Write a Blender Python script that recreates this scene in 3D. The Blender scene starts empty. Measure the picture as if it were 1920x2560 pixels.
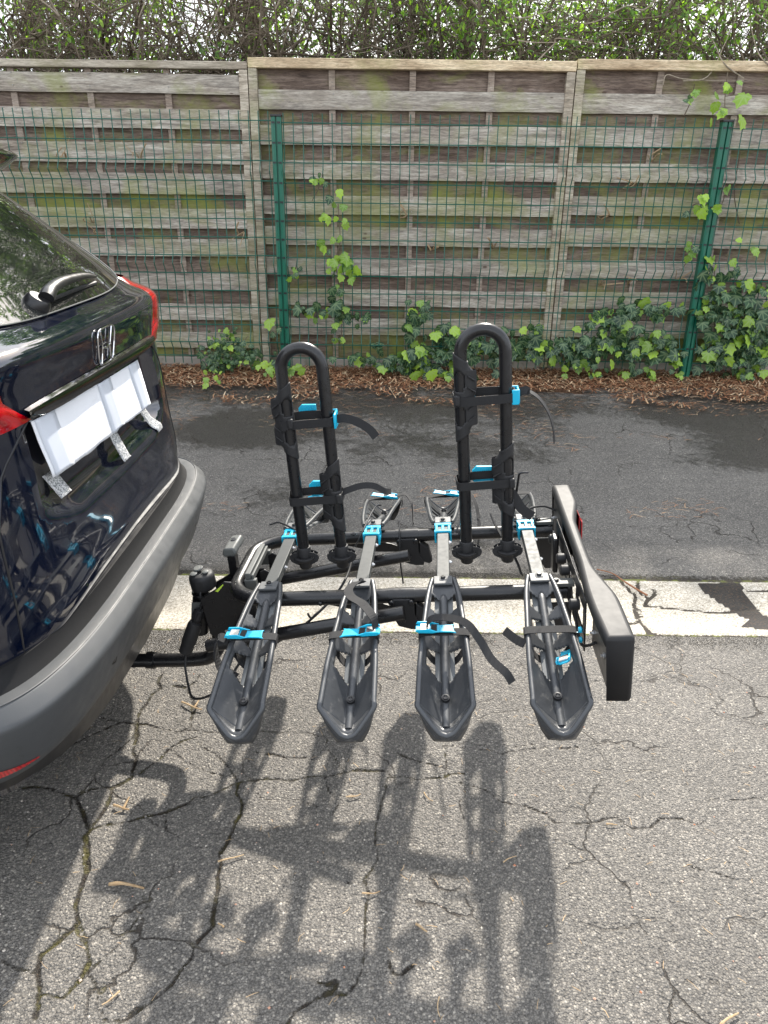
import bpy, math, random
from mathutils import Vector, Matrix, noise
R = math.radians
random.seed(11)
SC = bpy.context.scene
COL = SC.collection

# ------------------------------------------------------------------ camera
CAM_H, PITCH, ROLL, FPX = 1.5, R(23.2), 0.0122, 1880.0
cd = bpy.data.cameras.new('camera')
cd.sensor_fit = 'VERTICAL'; cd.sensor_height = 36.0; cd.lens = FPX/2560*36.0
cd.clip_start = 0.02; cd.clip_end = 500
cam = bpy.data.objects.new('camera', cd); COL.objects.link(cam)
cam.matrix_world = Matrix.Translation((0, 0, CAM_H)) @ Matrix.Rotation(R(90)-PITCH, 4, 'X') @ Matrix.Rotation(ROLL, 4, 'Z')
SC.camera = cam

# ------------------------------------------------------------------ light
SUN_DIR = Vector((0.26, 1.22, 1.0)).normalized()          # towards the sun
elev = math.asin(SUN_DIR.z); azi = math.atan2(SUN_DIR.x, SUN_DIR.y)
sd = bpy.data.lights.new('sun', 'SUN'); sd.energy = 5.0; sd.angle = R(1.1); sd.color = (1.0, 0.94, 0.85)
sun = bpy.data.objects.new('sun', sd); COL.objects.link(sun)
sun.rotation_euler = (-SUN_DIR).to_track_quat('-Z', 'Y').to_euler()
sun.location = (1, 6, 8)
w = bpy.data.worlds.new('World'); SC.world = w; w.use_nodes = True
nt = w.node_tree; nt.nodes.clear()
o_ = nt.nodes.new('ShaderNodeOutputWorld'); bg = nt.nodes.new('ShaderNodeBackground')
sky = nt.nodes.new('ShaderNodeTexSky'); sky.sky_type = 'NISHITA'; sky.sun_disc = False
sky.sun_elevation = elev; sky.sun_rotation = azi; sky.air_density = 1.2; sky.dust_density = 2.5
tc = nt.nodes.new('ShaderNodeTexCoord'); mp = nt.nodes.new('ShaderNodeMapping'); mp.inputs['Scale'].default_value = (1, 1, 2.2)
ns = nt.nodes.new('ShaderNodeTexNoise'); ns.inputs['Scale'].default_value = 2.3; ns.inputs['Detail'].default_value = 7; ns.inputs['Roughness'].default_value = .6
rp = nt.nodes.new('ShaderNodeValToRGB'); rp.color_ramp.elements[0].position = .36; rp.color_ramp.elements[0].color = (.25, .25, .25, 1)
rp.color_ramp.elements[1].position = .6; rp.color_ramp.elements[1].color = (.92, .92, .92, 1)
mx = nt.nodes.new('ShaderNodeMix'); mx.data_type = 'RGBA'; mx.inputs[7].default_value = (11.5, 11.9, 12.6, 1)
L = nt.links
L.new(tc.outputs['Generated'], mp.inputs['Vector']); L.new(mp.outputs[0], ns.inputs['Vector']); L.new(ns.outputs['Fac'], rp.inputs[0])
L.new(rp.outputs[0], mx.inputs[0]); L.new(sky.outputs[0], mx.inputs[6]); L.new(mx.outputs[2], bg.inputs[0]); L.new(bg.outputs[0], o_.inputs[0])
bg.inputs[1].default_value = 0.115
SC.view_settings.view_transform = 'Standard'; SC.view_settings.look = 'None'
SC.view_settings.exposure = 1.0; SC.view_settings.gamma = 1.0

# ------------------------------------------------------------------ helpers
class MB:
    """collects shapes into one mesh"""
    def __init__(s): s.v = []; s.f = []; s.t = []; s.cur = 0.5
    def add(s, vs, fs, M=None):
        n = len(s.v)
        for p in vs:
            p = Vector(p); s.v.append(M @ p if M else p); s.t.append(s.cur)
        s.f += [tuple(i+n for i in f) for f in fs]
        return s
    def box(s, lo, hi, M=None):
        x0, y0, z0 = lo; x1, y1, z1 = hi
        return s.add([(x0,y0,z0),(x1,y0,z0),(x1,y1,z0),(x0,y1,z0),(x0,y0,z1),(x1,y0,z1),(x1,y1,z1),(x0,y1,z1)],
                     [(0,3,2,1),(4,5,6,7),(0,1,5,4),(1,2,6,5),(2,3,7,6),(3,0,4,7)], M)
    def tube(s, pts, r, n=10, caps=True, sx=1.0, sy=1.0, up=None):
        pts = [Vector(p) for p in pts]; m = len(pts)
        rs = r if isinstance(r, (list, tuple)) else [r]*m
        T = [(pts[min(i+1, m-1)]-pts[max(i-1, 0)]).normalized() for i in range(m)]
        a = Vector(up) if up else (Vector((0,0,1)) if abs(T[0].z) < .9 else Vector((1,0,0)))
        a = (a - T[0]*a.dot(T[0])).normalized(); vs = []
        for i in range(m):
            a = (a - T[i]*a.dot(T[i])).normalized(); b = T[i].cross(a)
            for k in range(n):
                q = 2*math.pi*k/n
                vs.append(pts[i] + a*math.cos(q)*rs[i]*sx + b*math.sin(q)*rs[i]*sy)
        fs = [(i*n+k, i*n+(k+1) % n, (i+1)*n+(k+1) % n, (i+1)*n+k) for i in range(m-1) for k in range(n)]
        if caps: fs += [tuple(reversed(range(n))), tuple(range((m-1)*n, m*n))]
        return s.add(vs, fs)
    def lathe(s, prof, o, ax=(0,0,1), n=20, xd=None):
        ax = Vector(ax).normalized(); o = Vector(o)
        a = Vector(xd) if xd else (Vector((1,0,0)) if abs(ax.x) < .9 else Vector((0,1,0)))
        a = (a-ax*a.dot(ax)).normalized(); b = ax.cross(a); vs = []
        for (r, h) in prof:
            for k in range(n):
                q = 2*math.pi*k/n; vs.append(o+ax*h+a*(r*math.cos(q))+b*(r*math.sin(q)))
        m = len(prof)
        fs = [(i*n+k, i*n+(k+1) % n, (i+1)*n+(k+1) % n, (i+1)*n+k) for i in range(m-1) for k in range(n)]
        fs += [tuple(reversed(range(n))), tuple(range((m-1)*n, m*n))]
        return s.add(vs, fs)
    def prism(s, poly, h0, h1, f):
        """poly of (p,q); f(p,q,h) -> point"""
        n = len(poly)
        vs = [f(p, q, h0) for p, q in poly]+[f(p, q, h1) for p, q in poly]
        fs = [tuple(reversed(range(n))), tuple(range(n, 2*n))]+[(i, (i+1) % n, n+(i+1) % n, n+i) for i in range(n)]
        return s.add(vs, fs)
    def ribbon(s, pts, side, wd, th=.0016):
        """strap: pts centre line, side(s) = width direction(s)"""
        pts = [Vector(p) for p in pts]; m = len(pts); vs = []
        for i, p in enumerate(pts):
            d = Vector(side[i] if isinstance(side, list) else side).normalized()
            t = (pts[min(i+1, m-1)]-pts[max(i-1, 0)]).normalized(); d = (d-t*d.dot(t)).normalized(); nn = t.cross(d)
            vs += [p-d*wd/2-nn*th/2, p+d*wd/2-nn*th/2, p+d*wd/2+nn*th/2, p-d*wd/2+nn*th/2]
        fs = [(i*4+k, i*4+(k+1) % 4, (i+1)*4+(k+1) % 4, (i+1)*4+k) for i in range(m-1) for k in range(4)]
        fs += [(3,2,1,0), tuple(range((m-1)*4, m*4))]
        return s.add(vs, fs)
    def grid(s, rows, close=False, keep=None):
        n = len(rows[0]); vs = [p for r in rows for p in r]; fs = []
        for i in range(len(rows)-1):
            for k in range(n if close else n-1):
                if keep and not keep(i, k): continue
                fs.append((i*n+k, i*n+(k+1) % n, (i+1)*n+(k+1) % n, (i+1)*n+k))
        return s.add(vs, fs)
    def build(s, name, mat, parent=None, smooth=False, bevel=0, solid=0, seg=2, sub=0):
        me = bpy.data.meshes.new(name); me.from_pydata([tuple(v) for v in s.v], [], s.f)
        at = me.attributes.new('tint', 'FLOAT', 'POINT'); at.data.foreach_set('value', s.t)
        me.materials.append(mat)
        me.validate(); me.update()
        ob = bpy.data.objects.new(name, me); COL.objects.link(ob)
        if parent: ob.parent = parent
        if solid:
            md = ob.modifiers.new('solidify', 'SOLIDIFY'); md.thickness = solid; md.offset = -1
        if bevel:
            md = ob.modifiers.new('bevel', 'BEVEL'); md.width = bevel; md.segments = seg; md.limit_method = 'ANGLE'; md.angle_limit = R(35)
            md.harden_normals = False
        if sub:
            md = ob.modifiers.new('subsurf', 'SUBSURF'); md.levels = sub; md.render_levels = sub
        if smooth or bevel:
            if hasattr(me, 'shade_smooth'): me.shade_smooth()
            if hasattr(me, 'set_sharp_from_angle'): me.set_sharp_from_angle(angle=R(42))
        return ob

def cr(pts, k=8, closed=False):
    """Catmull-Rom through points"""
    P = [Vector(p) for p in pts]; n = len(P); out = []
    rng = n if closed else n-1
    for i in range(rng):
        p0 = P[(i-1) % n] if (closed or i > 0) else P[0]*2-P[1]
        p1, p2 = P[i], P[(i+1) % n]
        p3 = P[(i+2) % n] if (closed or i+2 < n) else P[-1]*2-P[-2]
        for j in range(k):
            t = j/k
            out.append(.5*((2*p1)+(p2-p0)*t+(2*p0-5*p1+4*p2-p3)*t*t+(3*p1-p0-3*p2+p3)*t**3))
    if not closed: out.append(P[-1])
    return out

def tag(o, label=None, cat=None, group=None, kind=None):
    if label: o['label'] = label
    if cat: o['category'] = cat
    if group: o['group'] = group
    if kind: o['kind'] = kind
    return o
def thing(name, label, cat, M=None, group=None):
    e = bpy.data.objects.new(name, None); COL.objects.link(e); e.empty_display_size = .05
    if M is not None: e.matrix_world = M
    return tag(e, label, cat, group)
def interp(x, xs, ys):
    if x <= xs[0]: return ys[0]
    for i in range(len(xs)-1):
        if x <= xs[i+1]:
            t = (x-xs[i])/(xs[i+1]-xs[i]); return ys[i]+(ys[i+1]-ys[i])*t
    return ys[-1]
def sstep(a, b, x):
    t = min(1, max(0, (x-a)/(b-a))); return t*t*(3-2*t)

# a pixel of the photograph laid onto a real plane of the place (used for tracing cracks, ivy, sticks)
def ray(px, py):
    u = (px-960)/FPX; v = -(py-1280)/FPX; c, s = math.cos(ROLL), math.sin(ROLL)
    a = u*c-v*s; b = u*s+v*c
    return Vector((a, math.cos(PITCH)+b*math.sin(PITCH), -math.sin(PITCH)+b*math.cos(PITCH)))
def on_z(px, py, z=0.0):
    r = ray(px, py); t = (z-CAM_H)/r.z; return Vector((r.x*t, r.y*t, z))
def on_y(px, py, Y):
    r = ray(px, py); t = Y/r.y; return Vector((r.x*t, Y, CAM_H+r.z*t))

# ------------------------------------------------------------------ materials
class NT:
    def __init__(s, name):
        s.m = bpy.data.materials.new(name); s.m.use_nodes = True; s.n = s.m.node_tree.nodes; s.l = s.m.node_tree.links
        s.b = s.n['Principled BSDF']; s.out = s.n['Material Output']; s._co = None
    def N(s, t, **kw):
        n = s.n.new(t)
        for k, v in kw.items(): setattr(n, k, v)
        return n
    def link(s, a, b): s.l.new(a, b)
    def co(s, scale=(1, 1, 1), rot=(0, 0, 0)):
        if s._co is None: s._co = s.N('ShaderNodeTexCoord').outputs['Object']
        m = s.N('ShaderNodeMapping'); m.inputs['Scale'].default_value = scale; m.inputs['Rotation'].default_value = rot
        s.link(s._co, m.inputs[0]); return m.outputs[0]
    def noise(s, sc, det=4, rough=.55, vec=None, dist=0):
        n = s.N('ShaderNodeTexNoise'); n.inputs['Scale'].default_value = sc; n.inputs['Detail'].default_value = det
        n.inputs['Roughness'].default_value = rough; n.inputs['Distortion'].default_value = dist
        s.link(vec if vec is not None else s.co(), n.inputs['Vector']); return n.outputs['Fac']
    def vor(s, sc, vec=None, feat='F1', out='Distance', rnd=1):
        n = s.N('ShaderNodeTexVoronoi'); n.feature = feat; n.inputs['Scale'].default_value = sc; n.inputs['Randomness'].default_value = rnd
        s.link(vec if vec is not None else s.co(), n.inputs['Vector']); return n.outputs[out]
    def ramp(s, f, stops):
        r = s.N('ShaderNodeValToRGB'); e = r.color_ramp.elements
        while len(e) < len(stops): e.new(.5)
        for k, (p, c) in enumerate(stops):
            e[k].position = p; e[k].color = (*c, 1) if isinstance(c, (tuple, list)) else (c, c, c, 1)
        s.link(f, r.inputs[0]); return r.outputs[0]
    def mix(s, f, a, b, bt='MIX'):
        m = s.N('ShaderNodeMix'); m.data_type = 'RGBA'; m.blend_type = bt
        for v, i in ((f, 0), (a, 6), (b, 7)):
            if isinstance(v, (int, float)): m.inputs[i].default_value = v if i == 0 else (v, v, v, 1)
            elif isinstance(v, (tuple, list)): m.inputs[i].default_value = (*v, 1)
            else: s.link(v, m.inputs[i])
        return m.outputs[2]
    def math(s, op, a, b=0.0, clamp=False):
        m = s.N('ShaderNodeMath'); m.operation = op; m.use_clamp = clamp
        for v, i in ((a, 0), (b, 1)):
            if isinstance(v, (int, float)): m.inputs[i].default_value = v
            else: s.link(v, m.inputs[i])
        return m.outputs[0]
    def attr(s, name):
        a = s.N('ShaderNodeAttribute'); a.attribute_name = name; return a.outputs['Fac']
    def set(s, col=None, rough=None, metal=None, spec=None, coat=None, coatr=None, trans=None):
        for k, v in (('Base Color', col), ('Roughness', rough), ('Metallic', metal), ('Specular IOR Level', spec), ('Coat Weight', coat), ('Coat Roughness', coatr)):
            if v is None: continue
            i = s.b.inputs[k]
            if isinstance(v, (int, float)): i.default_value = v
            elif isinstance(v, (tuple, list)): i.default_value = (*v, 1)
            else: s.link(v, i)
        return s
    def bump(s, h, strength=.3, dist=.002, prev=None):
        b = s.N('ShaderNodeBump'); b.inputs['Strength'].default_value = strength; b.inputs['Distance'].default_value = dist
        s.link(h, b.inputs['Height'])
        if prev is not None: s.link(prev, b.inputs['Normal'])
        s.link(b.outputs[0], s.b.inputs['Normal']); return b.outputs[0]

M = {}
def plastic(name, c0, c1, r0, r1, sc=40, bump=.15, spec=.5, dirt=None, coat=None, metal=None):
    t = NT(name); f = t.noise(sc, 5); big = t.noise(6, 3)
    col = t.mix(big, c0, c1)
    if dirt:
        d = t.ramp(t.noise(dirt[1], 8, .7, dist=.5), [(dirt[2], 0.0), (dirt[2]+.12, 1.0)])
        col = t.mix(t.math('MULTIPLY', d, dirt[3]), col, dirt[0])
    rg = t.ramp(f, [(.3, r0), (.7, r1)])
    t.set(col, rg, metal, spec, coat)
    if bump: t.bump(t.noise(900, 2), bump, .0004)
    M[name] = t.m; return t.m
plastic('steel_black', (.005, .005, .006), (.009, .009, .010), .24, .38, 60, .06, .5, dirt=((.10, .095, .085), 160, .66, .5))
plastic('beam_grey', (.020, .024, .025), (.038, .043, .043), .48, .62, 60, .08, .35, dirt=((.26, .26, .25), 70, .66, .55))
plastic('tray_plastic', (.024, .026, .029), (.042, .045, .049), .30, .46, 70, .25, .55, dirt=((.17, .165, .155), 30, .56, .55))
plastic('tray_edge', (.022, .025, .029), (.045, .048, .052), .34, .48, 70, .2, .6, dirt=((.16, .16, .155), 60, .60, .5))
plastic('support_grey', (.075, .082, .086), (.11, .118, .122), .45, .6, 60, .08, .5, dirt=((.25, .24, .23), 70, .62, .4))
plastic('tray_worn', (.045, .048, .050), (.09, .094, .098), .5, .65, 60, .2, .55, dirt=((.03, .03, .032), 45, .56, .6))
plastic('board_plastic', (.016, .016, .017), (.019, .019, .020), .55, .58, 60, .12, .30, dirt=((.08, .08, .078), 160, .62, .15))
plastic('rubber', (.010, .010, .011), (.018, .018, .019), .50, .66, 50, .2, .4)
plastic('blue_plastic', (.0, .34, .53), (.002, .40, .60), .30, .42, 60, .05, .5)
plastic('lever_grey', (.07, .074, .07), (.10, .105, .10), .5, .6, 50, .1)
plastic('bright_metal', (.5, .5, .5), (.6, .6, .6), .22, .35, 50, .05, .5, metal=.9)
plastic('chrome', (.7, .7, .71), (.75, .75, .76), .05, .1, 30, 0, .5, metal=1.0)
plastic('chrome_dark', (.20, .20, .21), (.26, .26, .27), .06, .12, 30, 0, .5, metal=1.0)
plastic('white_print', (.5, .5, .5), (.6, .6, .6), .4, .5, 50, 0)
plastic('lime_sticker', (.42, .62, .05), (.5, .7, .07), .4, .5, 50, 0)
plastic('bumper_grey', (.034, .037, .039), (.056, .059, .062), .42, .56, 25, .35, .5, dirt=((.010, .010, .010), 22, .64, .7))
plastic('black_trim', (.007, .007, .008), (.013, .013, .014), .28, .4, 40, .08, dirt=((.06, .055, .045), 30, .6, .4))
plastic('post_green', (.002, .085, .050), (.004, .12, .072), .3, .45, 12, .05, .5, dirt=((.02, .05, .03), 14, .6, .6))
plastic('wire_green', (.002, .070, .050), (.004, .10, .068), .35, .5, 12, 0, .5)
plastic('concrete_board', (.24, .22, .19), (.34, .31, .27), .8, .9, 30, .3, .3, dirt=((.09, .10, .05), 5, .5, .7))
plastic('nail_steel', (.25, .24, .22), (.35, .33, .3), .35, .5, 30, 0, metal=.7)
plastic('matte_black', (.005, .005, .0055), (.009, .009, .0095), .6, .75, 30, .1, .2)
plastic('tyre_rubber', (.02, .02, .02), (.03, .03, .03), .7, .8, 30, .1)
plastic('roof_paint', (.004, .007, .02), (.006, .010, .028), .1, .2, 20, 0, coat=1.0)
def webbing():
    t = NT('webbing'); x = t.N('ShaderNodeTexWave'); x.wave_type = 'BANDS'; x.bands_direction = 'X'
    x.inputs['Scale'].default_value = 120; x.inputs['Distortion'].default_value = 1.5; t.link(t.co(), x.inputs['Vector'])
    col = t.mix(x.outputs['Fac'], (.008, .008, .009), (.030, .030, .031)); t.set(col, .75, spec=.3); t.bump(x.outputs['Fac'], .6, .0008); M['webbing'] = t.m
webbing()
def carpaint():
    t = NT('paint_navy')
    dust = t.ramp(t.noise(700, 2, .5), [(.66, 0.0), (.72, 1.0)])
    dust2 = t.ramp(t.noise(9, 6, .65, dist=1.5), [(.42, 0.0), (.72, 1.0)])
    f = t.math('MULTIPLY', dust, dust2)
    film = t.math('ADD', t.math('MULTIPLY', f, .55), t.math('MULTIPLY', dust2, .06))
    col = t.mix(film, (.0014, .0032, .0115), (.16, .16, .15))
    t.set(col, t.math('ADD', t.math('MULTIPLY', dust2, .10), .06), spec=.5, coat=1.0, coatr=.02); M['paint_navy'] = t.m
carpaint()
def glass():
    t = NT('tinted_glass')
    d1 = t.ramp(t.noise(520, 2, .6, vec=t.co((1, 1, .35))), [(.60, 0.0), (.68, 1.0)])
    d2 = t.ramp(t.noise(5, 5, .6, dist=.8), [(.35, .15), (.75, 1.0)])
    f = t.math('MULTIPLY', d1, d2)
    col = t.mix(t.math('ADD', t.math('MULTIPLY', f, .5), .015), (.006, .007, .007), (.22, .21, .17))
    t.set(col, t.math('ADD', t.math('MULTIPLY', f, .4), .03), spec=.6, coat=.6, coatr=.02); M['tinted_glass'] = t.m
glass()
def redlamp():
    t = NT('red_lamp'); v = t.N('ShaderNodeTexWave'); v.inputs['Scale'].default_value = 60; t.link(t.co(), v.inputs['Vector'])
    t.set(t.mix(v.outputs['Fac'], (.24, .001, .004), (.42, .004, .008)), .12, spec=.6, coat=1.0, coatr=.02); t.bump(v.outputs['Fac'], .3, .001); M['red_lamp'] = t.m
    t = NT('clear_lamp'); v = t.N('ShaderNodeTexWave'); v.bands_direction = 'Z'; v.inputs['Scale'].default_value = 45; t.link(t.co(), v.inputs['Vector'])
    t.set(t.mix(v.outputs['Fac'], (.55, .38, .34), (.8, .72, .68)), .12, spec=.6, coat=1.0); t.bump(v.outputs['Fac'], .4, .001); M['clear_lamp'] = t.m
redlamp()
def paper():
    t = NT('paper_white'); n = t.noise(9, 4, .5, dist=.6)
    t.set(t.mix(n, (.74, .76, .80), (.82, .83, .86)), .55, spec=.3); t.bump(n, .5, .01); M['paper_white'] = t.m
    t = NT('paper_tape'); t.set((.60, .635, .70), .3, spec=.5); M['paper_tape'] = t.m
    t = NT('clear_tape'); n = t.ramp(t.noise(260, 4, .7), [(.40, .05), (.58, 1.0)])
    t.set(t.mix(n, (.05, .06, .07), (.62, .62, .62)), .25, spec=.6); M['clear_tape'] = t.m
paper()
def wood(name, ca, cb, cc, green, galpha):
    t = NT(name); tint = t.attr('tint')
    off = t.N('ShaderNodeCombineXYZ'); t.link(t.math('MULTIPLY', tint, 37.0), off.inputs[0]); t.link(t.math('MULTIPLY', tint, 91.0), off.inputs[2])
    va = t.N('ShaderNodeVectorMath'); va.operation = 'ADD'; t.link(t.co(), va.inputs[0]); t.link(off.outputs[0], va.inputs[1])
    def mapped(sc):
        m1 = t.N('ShaderNodeMapping'); m1.inputs['Scale'].default_value = sc; t.link(va.outputs[0], m1.inputs[0]); return m1.outputs[0]
    g = t.noise(1.0, 6, .65, vec=mapped((2.6, 6, 34)), dist=1.3)
    blot = t.noise(1.0, 4, .6, vec=mapped((2.4, 3, 7)), dist=.4)
    col = t.ramp(g, [(.30, cb), (.50, ca), (.72, cc)])
    fine = t.noise(1, 5, .75, vec=mapped((20, 40, 170)), dist=.5)
    col = t.mix(.55, col, t.mix(1.0, col, t.ramp(fine, [(.36, .30), (.58, 1.45)]), 'MULTIPLY'))
    col = t.mix(1.0, col, t.ramp(blot, [(.30, (.66, .60, .56)), (.60, (1.12, 1.12, 1.12))]), 'MULTIPLY')
    col = t.mix(t.ramp(tint, [(0, .0), (1, .35)]), col, tuple(c*.6 for c in ca))
    gr = t.ramp(t.noise(1.5, 6, .68, vec=t.co((1, 1, 1.5)), dist=.4), [(.47, 0.0), (.66, 1.0)])
    col = t.mix(t.math('MULTIPLY', gr, galpha), col, green)
    kn = t.ramp(t.vor(3.4, vec=t.co((1.2, .2, 2.4))), [(.05, 1.0), (.085, 0.0)])
    col = t.mix(t.math('MULTIPLY', kn, .75), col, (.07, .045, .03))
    t.set(col, .82, spec=.25); nb = t.bump(g, .4, .004); t.bump(fine, .4, .0015, nb); M[name] = t.m
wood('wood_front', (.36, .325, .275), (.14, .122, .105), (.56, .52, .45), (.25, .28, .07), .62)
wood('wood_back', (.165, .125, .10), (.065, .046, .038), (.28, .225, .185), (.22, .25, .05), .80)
wood('wood_batten', (.30, .245, .20), (.12, .095, .075), (.36, .31, .26), (.16, .18, .06), .35)
wood('wood_rail', (.55, .44, .29), (.33, .25, .16), (.70, .59, .42), (.27, .29, .09), .55)
wood('wood_stile', (.38, .335, .265), (.18, .155, .12), (.60, .54, .44), (.24, .26, .09), .45)
def asphalt(name, dark=1.0):
    t = NT(name)
    v = t.N('ShaderNodeTexVoronoi'); v.inputs['Scale'].default_value = 185; t.link(t.co(), v.inputs['Vector'])
    v2 = t.N('ShaderNodeTexVoronoi'); v2.inputs['Scale'].default_value = 380; t.link(t.co(), v2.inputs['Vector'])
    sep = t.N('ShaderNodeSeparateColor'); t.link(v.outputs['Color'], sep.inputs[0])
    sep2 = t.N('ShaderNodeSeparateColor'); t.link(v2.outputs['Color'], sep2.inputs[0])
    st = t.ramp(sep.outputs[0], [(.0, (.075, .073, .072)), (.45, (.145, .139, .130)), (.80, (.235, .222, .205)), (.95, (.34, .315, .28)), (.99, (.52, .49, .44))])
    st2 = t.ramp(sep2.outputs[1], [(.0, (.07, .068, .067)), (.6, (.175, .166, .155)), (1.0, (.33, .31, .285))])
    col = t.mix(.45, st, st2)
    gap = t.ramp(v.outputs['Distance'], [(.35, 0.0), (.75, 1.0)])
    col = t.mix(t.math('MULTIPLY', gap, .55), col, (.045, .043, .041))
    big = t.noise(1.6, 5, .6); col = t.mix(1.0, col, t.ramp(big, [(.3, .80), (.7, 1.12)]), 'MULTIPLY')
    wet = t.attr('wet'); wn = t.noise(13, 8, .8, dist=.8)
    wf = t.ramp(t.math('ADD', wet, t.math('MULTIPLY', t.math('SUBTRACT', wn, .5), 1.9)), [(.34, 0.0), (.66, 1.0)])
    col = t.mix(wf, col, t.mix(1.0, col, (.40, .385, .37), 'MULTIPLY'))
    ck = t.attr('crack'); cn = t.noise(60, 5, .7)
    cf = t.ramp(t.math('ADD', ck, t.math('MULTIPLY', t.math('SUBTRACT', cn, .5), .95)), [(.40, 0.0), (.60, 1.0)])
    dn = t.N('ShaderNodeTexNoise'); dn.inputs['Scale'].default_value = 9; dn.inputs['Detail'].default_value = 5; t.link(t.co(), dn.inputs['Vector'])
    dv = t.N('ShaderNodeVectorMath'); dv.operation = 'MULTIPLY_ADD'; dv.inputs[1].default_value = (.16, .16, .16); t.link(dn.outputs['Color'], dv.inputs[0]); t.link(t.co(), dv.inputs[2])
    ve = t.vor(3.1, vec=dv.outputs[0], feat='DISTANCE_TO_EDGE')
    hl = t.math('MULTIPLY', t.ramp(ve, [(.004, 1.0), (.012, 0.0)]), t.ramp(t.noise(2.3, 3, .5), [(.50, 0.0), (.60, .85)]))
    cf = t.math('MAXIMUM', cf, hl)
    mo = t.ramp(t.noise(24, 4, .6), [(.44, 0.0), (.58, 1.0)]); dirt = t.mix(t.math('MULTIPLY', mo, t.attr('moss')), (.020, .016, .012), (.075, .070, .014))
    sp = t.ramp(t.noise(330, 2, .6), [(.60, 0.0), (.70, 1.0)]); dirt = t.mix(t.math('MULTIPLY', sp, .5), dirt, (.16, .10, .05))
    col = t.mix(cf, col, dirt)
    col = t.mix(1.0, col, (1.0, .975, .925), 'MULTIPLY')
    if dark != 1: col = t.mix(1.0, col, (dark, dark, dark), 'MULTIPLY')
    rg = t.mix(wf, t.ramp(sep.outputs[1], [(0, .65), (1, .9)]), t.ramp(t.noise(200, 2), [(.35, .22), (.65, .5)]))
    t.set(col, rg, spec=.4)
    h = t.math('SUBTRACT', 1.0, v.outputs['Distance']); h2 = t.math('SUBTRACT', 1.0, v2.outputs['Distance'])
    h = t.math('ADD', t.math('MULTIPLY', h, t.math('ADD', sep.outputs[2], .3)), t.math('MULTIPLY', h2, .35))
    h = t.math('SUBTRACT', h, t.math('MULTIPLY', cf, 1.5))
    t.bump(h, 1.0, .0045); M[name] = t.m
asphalt('asphalt')
def gutter():
    t = NT('gutter_concrete')
    v = t.N('ShaderNodeTexVoronoi'); v.inputs['Scale'].default_value = 210; t.link(t.co(), v.inputs['Vector'])
    sep = t.N('ShaderNodeSeparateColor'); t.link(v.outputs['Color'], sep.inputs[0])
    col = t.ramp(sep.outputs[0], [(0, (.20, .178, .14)), (.35, (.345, .315, .26)), (.8, (.45, .415, .35)), (1, (.59, .55, .48))])
    big = t.noise(3, 5); col = t.mix(1.0, col, t.ramp(big, [(.3, .85), (.7, 1.08)]), 'MULTIPLY')
    wn = t.noise(14, 6, .7); wf = t.ramp(t.math('ADD', t.attr('wet'), t.math('MULTIPLY', t.math('SUBTRACT', wn, .5), .8)), [(.42, 0.0), (.58, 1.0)])
    col = t.mix(wf, col, t.mix(t.ramp(t.noise(120, 3), [(.5, 0.0), (.62, 1.0)]), (.014, .013, .012), (.040, .026, .017)))
    ck = t.attr('crack'); cn = t.noise(70, 5, .7); cf = t.ramp(t.math('ADD', ck, t.math('MULTIPLY', t.math('SUBTRACT', cn, .5), .8)), [(.45, 0.0), (.58, 1.0)])
    mo = t.ramp(t.noise(18, 4), [(.48, 0.0), (.6, 1.0)]); col = t.mix(cf, col, t.mix(t.math('MULTIPLY', mo, t.attr('moss')), (.035, .029, .022), (.10, .11, .025)))
    t.set(col, t.mix(wf, .85, .75), spec=.25); t.bump(t.math('SUBTRACT', 1.0, v.outputs['Distance']), .5, .002); M['gutter_concrete'] = t.m
gutter()
def ground_mats():
    t = NT('litter_soil'); n = t.noise(60, 6, .7)
    t.set(t.ramp(n, [(.3, (.035, .020, .012)), (.55, (.11, .06, .035)), (.75, (.20, .12, .07))]), .9, spec=.2); t.bump(n, .9, .012); M['litter_soil'] = t.m
    t = NT('needles'); a = t.attr('tint'); t.set(t.ramp(a, [(0, (.10, .04, .02)), (.35, (.27, .12, .06)), (.65, (.40, .21, .11)), (.85, (.46, .31, .18)), (1, (.60, .48, .32))]), .8, spec=.25); M['needles'] = t.m
    t = NT('straw'); a = t.attr('tint'); n = t.noise(90, 4); t.set(t.mix(n, t.ramp(a, [(0, (.30, .20, .10)), (1, (.62, .48, .30))]), (.20, .12, .06)), .75, spec=.25); M['straw'] = t.m
    t = NT('bark'); a = t.attr('tint'); n = t.noise(40, 5, .65); t.set(t.mix(n, t.ramp(a, [(0, (.10, .078, .055)), (.5, (.27, .22, .16)), (1, (.48, .41, .31))]), (.05, .035, .025)), .85, spec=.2); t.bump(n, .5, .003); M['bark'] = t.m
    t = NT('soil'); n = t.noise(8, 6); t.set(t.ramp(n, [(.3, (.05, .05, .03)), (.7, (.10, .12, .04))]), .95, spec=.2); M['soil'] = t.m
    t = NT('pebble'); a = t.attr('tint'); t.set(t.ramp(a, [(0, (.16, .15, .14)), (.6, (.34, .31, .27)), (.9, (.52, .47, .40)), (1, (.45, .17, .08))]), .7); M['pebble'] = t.m
ground_mats()
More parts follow.
